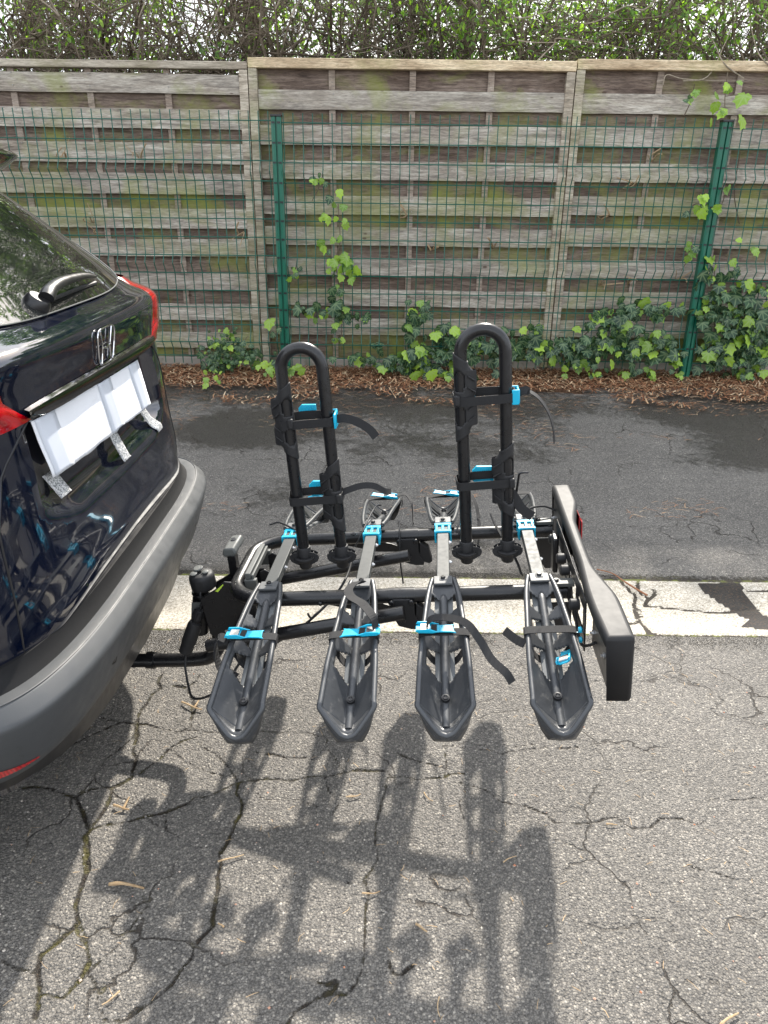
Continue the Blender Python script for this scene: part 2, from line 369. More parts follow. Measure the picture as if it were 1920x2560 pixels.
def leafmat(name, stops, vein=0.0, trans=.35):
    t = NT(name); a = t.attr('tint'); col = t.ramp(a, stops); n = t.noise(70, 3)
    col = t.mix(t.math('MULTIPLY', n, .25), col, tuple(c*.5 for c in stops[0][1]))
    if vein:
        va = t.attr('vein'); col = t.mix(t.math('MULTIPLY', t.ramp(va, [(.55, 0.0), (.9, 1.0)]), vein), col, (.36, .46, .24))
    t.set(col, .38, spec=.4)
    tr = t.N('ShaderNodeBsdfTranslucent'); hs = t.mix(1.0, col, (1.25, 1.5, .55), 'MULTIPLY'); t.link(hs, tr.inputs[0])
    ms = t.N('ShaderNodeMixShader'); ms.inputs[0].default_value = trans; t.link(t.b.outputs[0], ms.inputs[1]); t.link(tr.outputs[0], ms.inputs[2])
    t.link(ms.outputs[0], t.out.inputs[0]); M[name] = t.m
leafmat('hedge_leaf', [(0, (.035, .075, .02)), (.5, (.13, .23, .045)), (1, (.36, .50, .08))], 0, .5)
leafmat('ivy_leaf', [(0, (.020, .055, .032)), (.45, (.040, .10, .040)), (.62, (.12, .24, .04)), (1, (.40, .60, .06))], .35, .3)

# ------------------------------------------------------------------ the ground
def ground_z(y):
    return interp(y, [0, 2.84, 3.3, 5.3, 5.75, 6.2, 9], [0, 0, .015, .115, .16, .19, .19])
def sheet(name, x0, x1, y0, y1, step, zf, mat, attrs, label=None):
    nx = max(1, int(round((x1-x0)/step))); ny = max(1, int(round((y1-y0)/step)))
    vs = []; vals = {k: [] for k in attrs}
    for j in range(ny+1):
        y = y0+(y1-y0)*j/ny
        for i in range(nx+1):
            x = x0+(x1-x0)*i/nx; dz = 0
            for k, f in attrs.items():
                v = f(x, y); vals[k].append(v)
                if k == 'crack': dz = -.007*sstep(.35, .8, v)
            vs.append((x, y, zf(x, y)+dz))
    fs = [(j*(nx+1)+i, j*(nx+1)+i+1, (j+1)*(nx+1)+i+1, (j+1)*(nx+1)+i) for j in range(ny) for i in range(nx)]
    me = bpy.data.meshes.new(name); me.from_pydata(vs, [], fs)
    for k in attrs:
        a = me.attributes.new(k, 'FLOAT', 'POINT'); a.data.foreach_set('value', vals[k])
    me.materials.append(mat); me.update(); me.shade_smooth()
    ob = bpy.data.objects.new(name, me); COL.objects.link(ob); ob['kind'] = 'structure'; return ob

CR = [  # cracks traced over the asphalt: (half width in m, moss, pixel polyline of the 1920 x 2560 photograph)
 (.016,.5,[(402,1689),(395,1719),(365,1757),(344,1797),(338,1838),(341,1898),(321,1949),(280,1973),(267,2016),(223,2068)]),
 (.011,.2,[(243,1790),(297,1807),(341,1811),(392,1817),(449,1827),(540,1829)]),
 (.010,.1,[(169,1865),(236,1831),(297,1807)]),
 (.017,.5,[(60,1962),(84,1969),(142,1976),(189,1993),(203,2030),(223,2068)]),
 (.013,.3,[(189,1990),(236,1969),(290,1969),(321,1949)]),
 (.010,.7,[(348,1935),(419,1871),(489,1841)]),
 (.011,.5,[(223,2068),(289,2059),(359,2039),(405,2036),(486,1993),(550,1978),(596,1958),(671,1943),(741,1952),(810,1940),(868,1926),(960,1925),(983,1943),(1047,1946),(1105,1940),(1157,1932)]),
 (.021,.8,[(223,2068),(211,2085),(214,2143),(211,2207),(188,2259),(185,2311),(150,2351),(110,2380),(87,2432),(98,2479),(87,2540)]),
 (.013,.9,[(185,2311),(208,2346),(217,2403),(203,2456),(162,2490),(98,2485)]),
 (.006,.6,[(359,2241),(370,2270),(324,2328),(295,2369),(243,2403),(214,2438)]),
 (.014,.3,[(0,2398),(35,2421),(87,2435)]),
 (.016,.8,[(596,1958),(605,2033),(579,2079)]),
 (.013,.3,[(579,2079),(555,2131),(547,2189),(538,2259),(521,2317),(492,2357),(457,2421),(428,2467),(370,2513),(312,2548),(260,2560)]),
 (.010,.4,[(975,1935),(962,1975),(949,2027),(937,2103),(943,2149),(920,2201),(911,2270),(914,2340),(917,2409),(891,2455),(856,2490),(810,2490),(752,2531),(706,2570)]),
 (.022,.2,[(796,2456),(812,2466),(838,2462),(826,2484),(806,2492)]),(.012,.2,[(780,2450),(796,2456)]),
 (.008,.3,[(493,1854),(556,1900),(596,1955)]),
 (.008,.5,[(449,1827),(478,1820),(486,1760),(470,1720),(500,1690)]),
 (.020,1.0,[(436,1713),(460,1722)]),(.013,.9,[(480,1740),(479,1800)]),
 (.006,.1,[(810,1940),(822,1975),(842,2010),(836,2040)]),
 (.009,.1,[(1157,1960),(1209,1975),(1249,2001),(1313,2013),(1365,2036),(1388,2056),(1463,2059),(1516,2045),(1544,2048),(1585,2071),(1620,2068),(1649,2045),(1704,2048)]),
 (.005,0,[(1770,1993),(1857,2001),(1930,1999)]),(.004,0,[(1140,1865),(1250,1880),(1350,1868),(1470,1875)]),
 (.012,.2,[(1000,1880),(1050,1905),(1120,1920)]),(.010,.1,[(640,1880),(720,1892),(790,1900)]),
 (.005,0,[(640,1985),(655,1998),(720,1995),(790,2010)]),(.004,0,[(1165,1968),(1150,2010),(1165,2060)]),(.005,.2,[(341,1811),(330,1840),(300,1870),(262,1900),(243,1935)]),(.004,.1,[(540,1829),(600,1835),(660,1828)]),
 (.006,.4,[(656,1830),(700,1832),(770,1829),(812,1850),(828,1890),(868,1925)]),(.005,.1,[(419,1871),(470,1905),(520,1925),(560,1940)]),(.004,0,[(405,2037),(420,2070),(452,2095)]),(.007,.3,[(312,2548),(340,2520),(380,2512)]),(.004,0,[(870,2205),(905,2212),(930,2200)]),(.006,.6,[(214,2438),(250,2470),(243,2510),(262,2542)]),
 (.004,0,[(1440,1870),(1330,1862),(1240,1868),(1160,1858),(1110,1862)]),(.004,0,[(1480,1700),(1560,1710),(1640,1700)]),(.004,0,[(1704,2048),(1740,2060),(1770,2052)]),(.005,.5,[(1105,1940),(1120,1900),(1105,1862)]),
 (.016,.1,[(970,2412),(990,2432),(1012,2428),(1030,2412)]),(.006,0,[(1730,2170),(1800,2185),(1840,2200)]),
]
segs = []
for hw, mo, pl in CR:
    P = [on_z(*p) for p in pl]; Q = []
    for i in range(len(P)-1):
        n = max(1, int((P[i+1]-P[i]).length/.03))
        for k in range(n): Q.append(P[i].lerp(P[i+1], k/n))
    Q.append(P[-1])
    Q = [q+Vector((noise.noise(q*22)*.016, noise.noise(q*22+Vector((7, 3, 1)))*.016, 0)) for q in Q]
    for i in range(len(Q)-1):
        segs.append((Q[i].x, Q[i].y, Q[i+1].x, Q[i+1].y, hw*.30*(.45+1.5*abs(noise.noise(Q[i]*9))), mo))
cell = {}
for sgm in segs:
    for gx in range(int(math.floor((min(sgm[0], sgm[2])-.06)/.1)), int(math.floor((max(sgm[0], sgm[2])+.06)/.1))+1):
        for gy in range(int(math.floor((min(sgm[1], sgm[3])-.06)/.1)), int(math.floor((max(sgm[1], sgm[3])+.06)/.1))+1):
            cell.setdefault((gx, gy), []).append(sgm)
_cache = {}
def crack_at(x, y):
    best = 0; mo = 0
    for (ax, ay, bx, by, hw, m_) in cell.get((int(math.floor(x/.1)), int(math.floor(y/.1))), ()):
        dx, dy = bx-ax, by-ay; l2 = dx*dx+dy*dy or 1e-9; t = max(0, min(1, ((x-ax)*dx+(y-ay)*dy)/l2))
        d = math.hypot(x-ax-dx*t, y-ay-dy*t); v = min(1, .5+(hw-d)/.017)
        if v > best: best = v; mo = m_
    return best, mo
def near_wet_dark(x, y):
    e = 2.37-y-.008*x                                           # asphalt darkens towards the gutter edge
    v = .75*sstep(.20, .0, e) + .35*noise.noise(Vector((x*2.2, y*2.2, 3)))
    v += .28*sstep(-.35, -.75, x)*sstep(1.2, 1.9, y)
    return v*(1 if y > 1.6 else .4)
sheet('asphalt_road', -5, -1.5, -2, 2.37, .25, lambda x, y: .0, M['asphalt'], {'wet': near_wet_dark if False else (lambda x, y: 0)})
sheet('asphalt_road', 1.5, 5, -2, 2.37, .25, lambda x, y: .0, M['asphalt'], {'wet': lambda x, y: .75*sstep(.3, 0, 2.37-y)})
sheet('asphalt_road', -1.5, 1.5, -2, .6, .25, lambda x, y: .0, M['asphalt'], {'wet': lambda x, y: 0})
near = sheet('asphalt_road', -1.5, 1.5, .6, 2.37, .0062, lambda x, y: .0, M['asphalt'],
      {'crack': lambda x, y: crack_at(x, y)[0], 'moss': lambda x, y: crack_at(x, y)[1] if crack_at(x, y)[0] > 0 else 0, 'wet': near_wet_dark})
def far_wet(x, y):
    v = sstep(3.4, 4.9, y)*.62 + .95*noise.noise(Vector((x*1.1, y*1.4, 9)))+.25*noise.noise(Vector((x*4, y*4, 2)))
    v += .55*sstep(2.98, 2.83, y) + .1
    v -= .45*sstep(.2, 1.0, x)*sstep(4.2, 3.6, y)
    return v
sheet('asphalt_lane', -2.6, 3.2, 2.815, 5.62, .03, lambda x, y: ground_z(y)+.004*noise.noise(Vector((x, y, 0))), M['asphalt'],
      {'wet': far_wet, 'crack': lambda x, y: .62*sstep(2.90, 2.82, y)+.3*sstep(5.0, 5.6, y), 'moss': lambda x, y: sstep(2.95, 2.82, y)*max(0, noise.noise(Vector((x*3, 1, 1)))*2.2)+.6*sstep(4.3, 5.2, y)})
# gutter: a shallow concrete channel between the two asphalt sheets
GC = [[(1850,1455),(1700,1452),(1640,1430)],[(1553,1453),(1590,1486),(1586,1510),(1592,1540),(1600,1553),(1616,1568),(1624,1600)],
      [(1568,1555),(1600,1553)],[(1593,1455),(1597,1475),(1622,1492),(1612,1510)],[(1622,1510),(1680,1515),(1760,1523),(1800,1526),(1900,1519)],[(1618,1497),(1640,1480)],[(1610,1562),(1630,1584),(1640,1584)],[(1870,1475),(1930,1474)]]
gs = [(on_z(*a), on_z(*b)) for pl in GC for a, b in zip(pl, pl[1:])]
def gcrack(x, y):
    b = 0
    for p, q in gs:
        dx, dy = q.x-p.x, q.y-p.y; l2 = dx*dx+dy*dy; t = max(0, min(1, ((x-p.x)*dx+(y-p.y)*dy)/l2))
        b = max(b, 1.0-math.hypot(x-p.x-dx*t, y-p.y-dy*t)/.016)
    b = max(b, .85*sstep(.045, .0, y-2.365), .85*sstep(.045, 0, 2.82-y), .9*(1-abs(x-.585-.02*math.sin(y*30))/.012) if abs(x-.585) < .04 else 0, .8*(1-abs(x+.45)/.010) if abs(x+.45) < .01 else 0)
    for c in (on_z(1597, 1520), on_z(1635, 1475), on_z(1605, 1535)): b = max(b, .55*sstep(.045, .01, math.hypot((x-c.x)*1.6, (y-c.y)*.8)))
    return b
GW = [on_z(*p) for p in [(1745,1458),(1845,1455),(1880,1500),(1925,1545),(1925,1575),(1850,1565),(1870,1545),(1840,1530),(1795,1500),(1760,1480)]]
def inpoly(x, y, P):
    c = False; n = len(P)
    for i in range(n):
        a, b = P[i], P[(i+1) % n]
        if (a.y > y) != (b.y > y) and x < (b.x-a.x)*(y-a.y)/(b.y-a.y)+a.x: c = not c
    return c
sheet('gutter', -2.3, 3.0, 2.365, 2.82, .014, lambda x, y: -.012*math.sin(math.pi*(y-2.365)/.455)+.003, M['gutter_concrete'],
      {'crack': gcrack, 'moss': lambda x, y: 1.0 if (y < 2.42 or y > 2.78) else .0, 'wet': lambda x, y: .9 if inpoly(x, y, GW) else .12})
def plain(name, x0, x1, y0, y1, z, mat):
    ob = MB().add([(x0,y0,z),(x1,y0,z),(x1,y1,z),(x0,y1,z)], [(0,1,2,3)]).build(name, mat); ob['kind'] = 'structure'; return ob
plain('ground', -80, 80, -80, 120, -.03, M['asphalt'])
sheet('verge_soil', -9, 9, 5.45, 9.5, .09, lambda x, y: ground_z(y)+.012+.018*noise.noise(Vector((x*3, y*5, 0)))-.02*sstep(5.75, 5.45, y), M['litter_soil'], {})

# ------------------------------------------------------------------ timber fence
FY = 5.98
def panel(x0, x1, front, rail, lo, battens, label, stile_l=True, stile_r=True, railtint=.2, sw=.062, lean=(0, 0)):
    t = thing('timber_fence', label, 'timber fence', Matrix.Translation((x0, FY, ground_z(FY))), 'timber fence panels behind the mesh fence')
    ox, oz = x0, ground_z(FY)
    f = MB(); b = MB(); nl = MB()
    ztop = rail[0]
    xa, xb = x0+(sw if stile_l else 0), x1-(sw if stile_r else 0)
    def board(m, za, zb, yy, th, tint):
        m.cur = tint; n = 24; rows = []; tl = random.gauss(0, .0022); hz = random.gauss(0, .003)
        for i in range(n+1):
            x = xa+(xb-xa)*i/n-ox
            wob = .004*noise.noise(Vector((x*1.3+x0*7, za*9, 0))); bow = .004*noise.noise(Vector((x*.9, za*5, 4)))
            e1 = .0025*noise.noise(Vector((x*14, za*31, 1))); e2 = .0025*noise.noise(Vector((x*14, zb*31, 2)))
            y0 = yy-FY+bow; wob += tl*(x-(xa+xb)/2)+hz
            rows.append([Vector((x, y0, za-oz+wob+e1)), Vector((x, y0+th, za-oz+wob+e1)), Vector((x, y0+th, zb-oz+wob+e2)), Vector((x, y0, zb-oz+wob+e2))])
        m.grid(rows, close=True)
        m.add(rows[0], [(0, 1, 2, 3)]); m.add(rows[-1], [(3, 2, 1, 0)])
    for (za, zb) in front:
        board(f, za, zb, FY-.030, .018, random.random())
        for bx in battens:
            for zz in (za+.022, zb-.022):
                nl.lathe([(.005, 0), (.005, .0025)], (bx+.012-ox, FY-.030-FY-.0015, zz-oz), (0, -1, 0), 6)
    zs = [rail[1]]+[v for pr in front for v in (pr[1], pr[0])]+[lo]
    # recessed boards fill the gaps between the front ones
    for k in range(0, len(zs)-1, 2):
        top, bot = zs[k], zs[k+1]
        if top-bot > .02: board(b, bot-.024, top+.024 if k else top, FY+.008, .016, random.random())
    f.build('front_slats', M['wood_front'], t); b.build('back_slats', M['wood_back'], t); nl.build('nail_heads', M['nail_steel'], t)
    for bx in battens:
        m = MB(); m.cur = random.random()*.6; m.box((bx-.022-ox, -.0095, lo-oz), (bx+.022-ox, .0075, ztop-.01-oz)); m.build('batten', M['wood_batten'], t, bevel=.002)
    for on, xx in ((stile_l, x0), (stile_r, x1-sw)):
        if on:
            m = MB(); m.cur = random.random()*.3; m.box((xx-ox, -.046, lo-.05-oz), (xx+sw-.003-ox, .02, rail[1]-.001-oz)); m.build('stile', M['wood_stile'], t, bevel=.004)
    m = MB(); m.cur = railtint; m.box((x0-ox+.001, -.050, rail[1]-oz), (x1-ox-.001, .03, rail[0]-oz)); m.build('top_rail', M['wood_rail' if railtint < .5 else 'wood_stile'], t, bevel=.005)
    return t
f2 = [(2.009,2.13),(1.786,1.911),(1.563,1.685),(1.33,1.456),(1.115,1.242),(.896,1.021),(.674,.796),(.453,.577)]
f1 = [(2.118,2.238),(1.891,2.016),(1.669,1.801),(1.445,1.584),(1.219,1.355),(1.003,1.123),(.784,.905),(.558,.679),(.34,.459)]
panel(-3.20, -.975, f1, (2.295, 2.248), .27, [-2.623, -2.089, -1.544], 'left timber panel with a greenish rail, topmost board standing proud', stile_l=False, railtint=.8)
panel(-.972, 1.283, f2, (2.321, 2.258), .27, [-.398, .163, .707], 'middle timber panel between two pairs of grey stiles', railtint=.1)
panel(1.287, 3.52, [(a+.008, b+.010) for a, b in f2], (2.335, 2.272), .28, [1.877, 2.43, 2.97], 'right timber panel with pale tan rail and green algae, ivy at its far end', railtint=.0)
panel(3.524, 5.75, [(a+.008, b+.010) for a, b in f2], (2.33, 2.27), .28, [4.1, 4.65, 5.2], 'timber panel beyond the right edge of the picture', railtint=.1)
panel(-5.45, -3.204, f2, (2.30, 2.245), .27, [-4.9, -4.3, -3.75], 'timber panel beyond the left edge of the picture', railtint=.6)
for (xa, xb, lab) in ((-3.2, -.95, 'short stained concrete board below the left timber panel'), (-.945, 1.28, 'stained concrete board below the middle timber panel'), (1.285, 3.5, 'stained concrete board below the right timber panel')):
    tag(MB().box((xa, FY-.02, .10), (xb, FY+.03, .262)).build('gravel_board', M['concrete_board'], bevel=.006), lab, 'fence base', 'concrete boards under the fence')

# ------------------------------------------------------------------ welded mesh fence
MY = 5.80
def fold(z):
    f = 0
    for zc in (1.60, .98, .42):
        d = abs(z-zc)
        if d < .065: f = .045*(1-d/.065)
    return f
def mesh_panel(x0, x1, zs, dz, label):
    t = thing('mesh_fence_panel', label, 'mesh fence', Matrix.Translation((x0, MY, zs[-1])), 'green welded mesh panels')
    m = MB(); zb = zs[-1]
    n = int((x1-x0)/.0672)
    zz = [1.975+dz, 1.665+dz, 1.60+dz, 1.535+dz, 1.045+dz, .98+dz, .915+dz, .485+dz, .42+dz, .355+dz, .24+dz]
    for i in range(n+1):
        x = .02+i*.0672
        if x > x1-x0: break
        j = .002*noise.noise(Vector((x*3, x0, 0)))
        m.tube([(x+j, -fold(z-dz), z-zb) for z in zz], .0036, 5, caps=False)
    for z in zs:
        m.tube([(0, -fold(z-dz)-.004, z-zb), ((x1-x0)/2, -fold(z-dz)-.004, z-zb-.002), (x1-x0, -fold(z-dz)-.004, z-zb)], .0038, 5)
    m.build('wires', M['wire_green'], t, smooth=True); return t
zs = [1.915, 1.79, 1.665, 1.535, 1.41, 1.285, 1.16, 1.035, .91, .785, .663, .535, .41, .30]
mesh_panel(-3.2, -.80, [z+.012 for z in zs], .012, 'mesh panel of green wire left of the first green post, partly behind the car')
mesh_panel(-.745, 2.285, zs, 0, 'wide mesh panel of green wire spanning between the two green posts')
mesh_panel(2.345, 5.2, [z-.004 for z in zs], -.004, 'mesh panel of green wire right of the ivy covered post')
for x, lab in ((-.772, 'green steel fence post with a pale wire tie near its top'), (2.316, 'green steel fence post with bright ivy leaves around its top')):
    t = thing('fence_post', lab, 'fence post', Matrix.Translation((x, MY, .15)), 'green steel posts of the mesh fence')
    m = MB()
    prof = [(-.035,-.022),(-.035,.03),(.035,.03),(.035,-.022),(.022,-.030),(.006,-.030),(.004,-.016),(-.004,-.016),(-.006,-.030),(-.022,-.030)]
    m.prism(prof, 0, 1.80, lambda p, q, h: Vector((p, q, h))); m.build('profile', M['post_green'], t)
    m = MB().box((-.038, -.034, 1.80), (.038, .034, 1.815)); m.build('cap', M['black_trim'], t, bevel=.003)
    m = MB()
    for z in zs[:-1]: m.box((-.030, -.0335, z-.15-.006), (-.008, -.0295, z-.15+.006)); m.box((.008, -.0335, z-.15-.006), (.030, -.0295, z-.15+.006))
    m.build('clips', M['black_trim'], t)

# ------------------------------------------------------------------ hedge
def leaf(m, p, d, up, ln, wd, tint):
    d = d.normalized(); s = d.cross(up)
    if s.length < 1e-3: s = d.cross(Vector((1, 0, 0)))
    s.normalize(); n = s.cross(d).normalized(); m.cur = tint
    m.add([p, p+d*ln*.35+s*wd*.5+n*ln*.06, p+d*ln*.75+s*wd*.4+n*ln*.04, p+d*ln, p+d*ln*.75-s*wd*.4+n*ln*.04, p+d*ln*.35-s*wd*.5+n*ln*.06, p+d*ln*.5-n*ln*.04],
          [(0, 1, 6), (1, 2, 6), (2, 3, 6), (3, 4, 6), (4, 5, 6), (5, 0, 6)])
def rv(): return Vector((random.gauss(0, 1), random.gauss(0, 1), random.gauss(0, 1))).normalized()
hd = thing('hedge', 'tangled bare twigged hedge with fresh green leaves rising behind the timber fence', 'hedge', Matrix.Translation((0, 6.7, .19)))
HO = Vector((0, 6.7, .19))
br = MB(); lv = MB(); hr = random.Random(5)
tips = []
def branch(p, d, ln, r, depth):
    pts = [p]; n = 5 if depth < 2 else 4
    for i in range(n):
        d = (d+Vector((hr.gauss(0, .28), hr.gauss(0, .22), hr.gauss(0, .2)))*(.8 if depth == 0 else 1.2)).normalized()
        if pts[-1].y < 6.18: d.y = abs(d.y)*.5+.05
        p = p+d*ln/n
        if p.z > 2.98: p.z = 2.98-.03*hr.random(); d.z = -.1
        pts.append(p)
    br.cur = hr.random()*.7+(.3 if depth else 0)*hr.random()
    br.tube([q-HO for q in pts], [r*(1-.7*i/n) for i in range(n+1)], 4 if depth else 5, caps=False)
    if pts[-1].z > 2.2: tips.append((pts[-1], d, pts))
    if depth < 3:
        for k in range((7, 5, 2)[depth]):
            i = hr.randint(1, n); q = pts[i]
            if q.z > 1.9 or hr.random() < .2: branch(q, (d+Vector((hr.gauss(0, .9), hr.gauss(0, .6), hr.gauss(.1, .55)))).normalized(), ln*hr.uniform(.3, .6), r*.45, depth+1)
for i in range(330):
    x = -4.3+8.9*(i+hr.random())/330; y = 6.35+hr.random()**1.2*.85
    branch(Vector((x, y, hr.uniform(1.3, 1.9))), Vector((hr.gauss(0, .28), hr.gauss(-.02, .1), 1)).normalized(), hr.uniform(1.0, 1.55), hr.uniform(.008, .02), 0)
for i in range(60):
    x = -4.5+9.2*hr.random(); y = 6.35+hr.random()*.7
    br.cur = hr.random()*.5; br.tube([Vector((x, y, 0)), Vector((x+hr.gauss(0, .05), y, .8)), Vector((x+hr.gauss(0, .1), y, 1.7))] and [Vector((x, y, 0))-Vector((0, 6.7, 0)), Vector((x+hr.gauss(0, .08), y-6.7, 1.6))], .02, 5, caps=False)
for (p, d, pts) in tips:
    front = p.y < 6.5
    n = 1 if p.x > .2 and front else (1 if hr.random() < .22 else 0)
    if p.y > 6.75: n = 1
    for k in range(n):
        q = pts[hr.randint(2, len(pts)-1)]+Vector((hr.gauss(0, .02), hr.gauss(0, .02), hr.gauss(0, .02)))
        if q.z < 2.15: continue
        dd = (d+rv()*1.1).normalized(); tt = hr.random()
        if p.y > 6.75: tt = .4+.6*tt
        leaf(lv, q-HO, dd, Vector((hr.gauss(0, .5), -.4, 1)), hr.uniform(.025, .055), hr.uniform(.012, .024), tt)
random.seed(21)
for i in range(6500):                                            # backlit leaves at the far side
    p = Vector((random.uniform(-4.4, 4.6), random.uniform(6.9, 7.6), random.uniform(2.1, 3.0)))
    if noise.noise(p*2.2) < -.05: continue
    leaf(lv, p-HO, rv(), rv(), random.uniform(.03, .06), random.uniform(.016, .03), random.uniform(.45, 1))
# leafy shoots in front on the right, drooping over the rail
for (px, py, n, r_) in ((830,150,14,.05),(540,130,16,.07),(335,155,7,.03),(1110,40,16,.07),(1230,70,30,.12),(1340,30,40,.16),(1180,100,22,.10),(1500,110,34,.14),(1380,110,20,.1),(1560,30,34,.15),(1680,70,22,.1),(1760,140,34,.12),(1840,60,34,.15),(1740,30,30,.14),(1860,20,26,.12),(1000,20,16,.08),(1610,10,24,.1),(1250,10,26,.12),(1130,60,20,.1),(250,60,10,.06),(180,90,8,.05),(30,60,8,.05)):
    c = on_y(px, py, 6.10)
    for k in range(n):
        p = c+Vector((random.gauss(0, r_), random.gauss(0, .03), random.gauss(0, r_*.6)))
        p.y = max(p.y, 6.02) if p.z < 2.36 else p.y
        leaf(lv, p-HO, rv()+Vector((0, -.3, .2)), Vector((0, -.6, .8)), random.uniform(.035, .065), random.uniform(.017, .028), random.uniform(.25, .8))
sh = [[(1960,200),(1900,155),(1880,120),(1865,60),(1850,0)],[(1700,205),(1760,195),(1800,120),(1830,50)],[(1650,215),(1660,190),(1700,200),(1790,205),(1850,205)],[(1850,200),(1800,160),(1770,100),(1710,40)],
      [(1290,105),(1330,110),(1390,110)],[(1335,160),(1380,115),(1400,100),(1560,125)],[(1260,30),(1300,50),(1400,20),(1420,-10)],[(1880,40),(1920,60),(1960,50)],[(560,0),(545,40),(520,110),(560,180)],[(1640,0),(1600,30),(1560,20),(1480,60),(1420,60)]]
for pl in sh:
    pts = cr([on_y(x, y, 5.99 if y > 150 else 6.08) - HO - Vector((0, .06, 0)) for x, y in pl], 5); br.cur = 1.0
    br.tube(pts, [.005-.003*i/len(pts) for i in range(len(pts))], 5, caps=False)
br.build('branches', M['bark'], hd, smooth=True); lv.build('foliage', M['hedge_leaf'], hd)

tr_ = random.Random(31)
for k, (x0, lab) in enumerate(((-4.6, 'tall dense evergreen bush behind the hedge at the left picture edge'), (-2.5, 'tall dense evergreen bush behind the hedge above the left timber panel'), (-.4, 'tall dense evergreen bush behind the hedge left of centre'), (1.7, 'tall dense evergreen bush behind the hedge right of centre'), (3.8, 'tall dense evergreen bush behind the hedge at the right picture edge'), (6.0, 'tall dense evergreen bush beyond the right picture edge'))):
    c = Vector((x0+tr_.uniform(-.2, .2), 8.3, .19)); t = thing('tall_bush', lab, 'bush', Matrix.Translation(c), 'tall bushes behind the hedge')
    m = MB(); b = MB()
    for i in range(16):
        b.cur = tr_.random()*.6; a = tr_.uniform(0, 6.28); q = Vector((math.cos(a)*.9, math.sin(a)*.35, tr_.uniform(2.2, 3.3)))
        b.tube(cr([Vector((tr_.gauss(0, .15), tr_.gauss(0, .1), 0)), Vector((q.x*.35, q.y*.5, 1.4)), q], 4), [.028-.0026*j for j in range(9)], 5, caps=False)
    n = 0
    while n < 2300:
        p = Vector((tr_.uniform(-1.25, 1.25), tr_.uniform(-.65, .5), tr_.uniform(1.1, 3.7)))
        if (p.x/1.25)**2+(p.y/.7)**2+(max(0, p.z-2.6)/1.1)**2 > 1 or noise.noise((p+c)*1.9) < -.16: continue
        n += 1; leaf(m, p, rv(), rv(), tr_.uniform(.06, .11), tr_.uniform(.035, .055), tr_.uniform(.0, 1)**.8)
    b.build('stems', M['bark'], t, smooth=True); m.build('foliage', M['hedge_leaf'], t)

for k, (x0, lab) in enumerate(((-6.5, 'big broad tree far behind the hedge, furthest from the carrier'), (-2.6, 'big broad tree far behind the hedge above the car'), (1.3, 'big broad tree far behind the hedge above the middle panel'), (5.2, 'big broad tree far behind the hedge beyond the right picture edge'), (9.0, 'big broad tree standing furthest out behind the hedge'))):
    c = Vector((x0, 16.2+tr_.uniform(-.4, .4), .19)); t = thing('broad_tree', lab, 'tree', Matrix.Translation(c), 'big trees behind the hedge')
    b = MB(); b.tube([(0, 0, -.2), (.05, 0, 2), (.1, .05, 5), (.0, .1, 8)], [.22, .18, .14, .04], 10)
    for i in range(12):
        a = i*2.4; z = 4.6+i*.25; b.tube([(0.05, 0, z-1.0), (math.cos(a)*.9, math.sin(a)*.9, z), (math.cos(a)*1.9, math.sin(a)*1.7, z+1.1)], [.07, .045, .015], 6)
    b.build('trunk', M['bark'], t, smooth=True); m = MB(); n = 0
    while n < 5200:
        p = Vector((tr_.uniform(-2.3, 2.3), tr_.uniform(-2, 2), tr_.uniform(4.7, 9.9)))
        if (p.x/2.3)**2+(p.y/2.0)**2+((p.z-7.3)/2.6)**2 > 1 or noise.noise((p+c)*.7) < -.22: continue
        n += 1; leaf(m, p, rv(), rv(), tr_.uniform(.16, .30), tr_.uniform(.10, .17), tr_.uniform(.0, .7))
    m.build('crown', M['hedge_leaf'], t)

# ------------------------------------------------------------------ ivy
IV = [(0, 1.0), (.14, .80), (.26, .66), (.50, .60), (.42, .38), (.54, .12), (.42, -.04), (.26, -.10), (.13, -.18), (0, -.06)]
def ivy_leaf(m, vein, p, n, roll, sz, tint):
    n = n.normalized(); a = Vector((0, 0, -1)); a = (a-n*a.dot(n)).normalized(); b = n.cross(a)
    ca, sa = math.cos(roll), math.sin(roll); A = a*ca+b*sa; B = b*ca-a*sa; m.cur = tint
    out = [(x, y) for x, y in IV]+[(-x, y) for x, y in reversed(IV[1:-1])]
    bw = random.uniform(.8, 1.15); base = len(m.v)
    vs = [p+A*(y*sz)+B*(x*sz*bw)+n*(sz*(.10*abs(x)-.16*(x*x+(y-.3)**2))) for x, y in out]
    c = p+A*(.05*sz); k = len(vs)
    vs.append(c); m.add(vs, [(i, (i+1) % k, k) for i in range(k)])
    vein += [0.9 if i in (0, 3, 5, k-3, k-5) else .1 for i in range(k)]+[1.0]
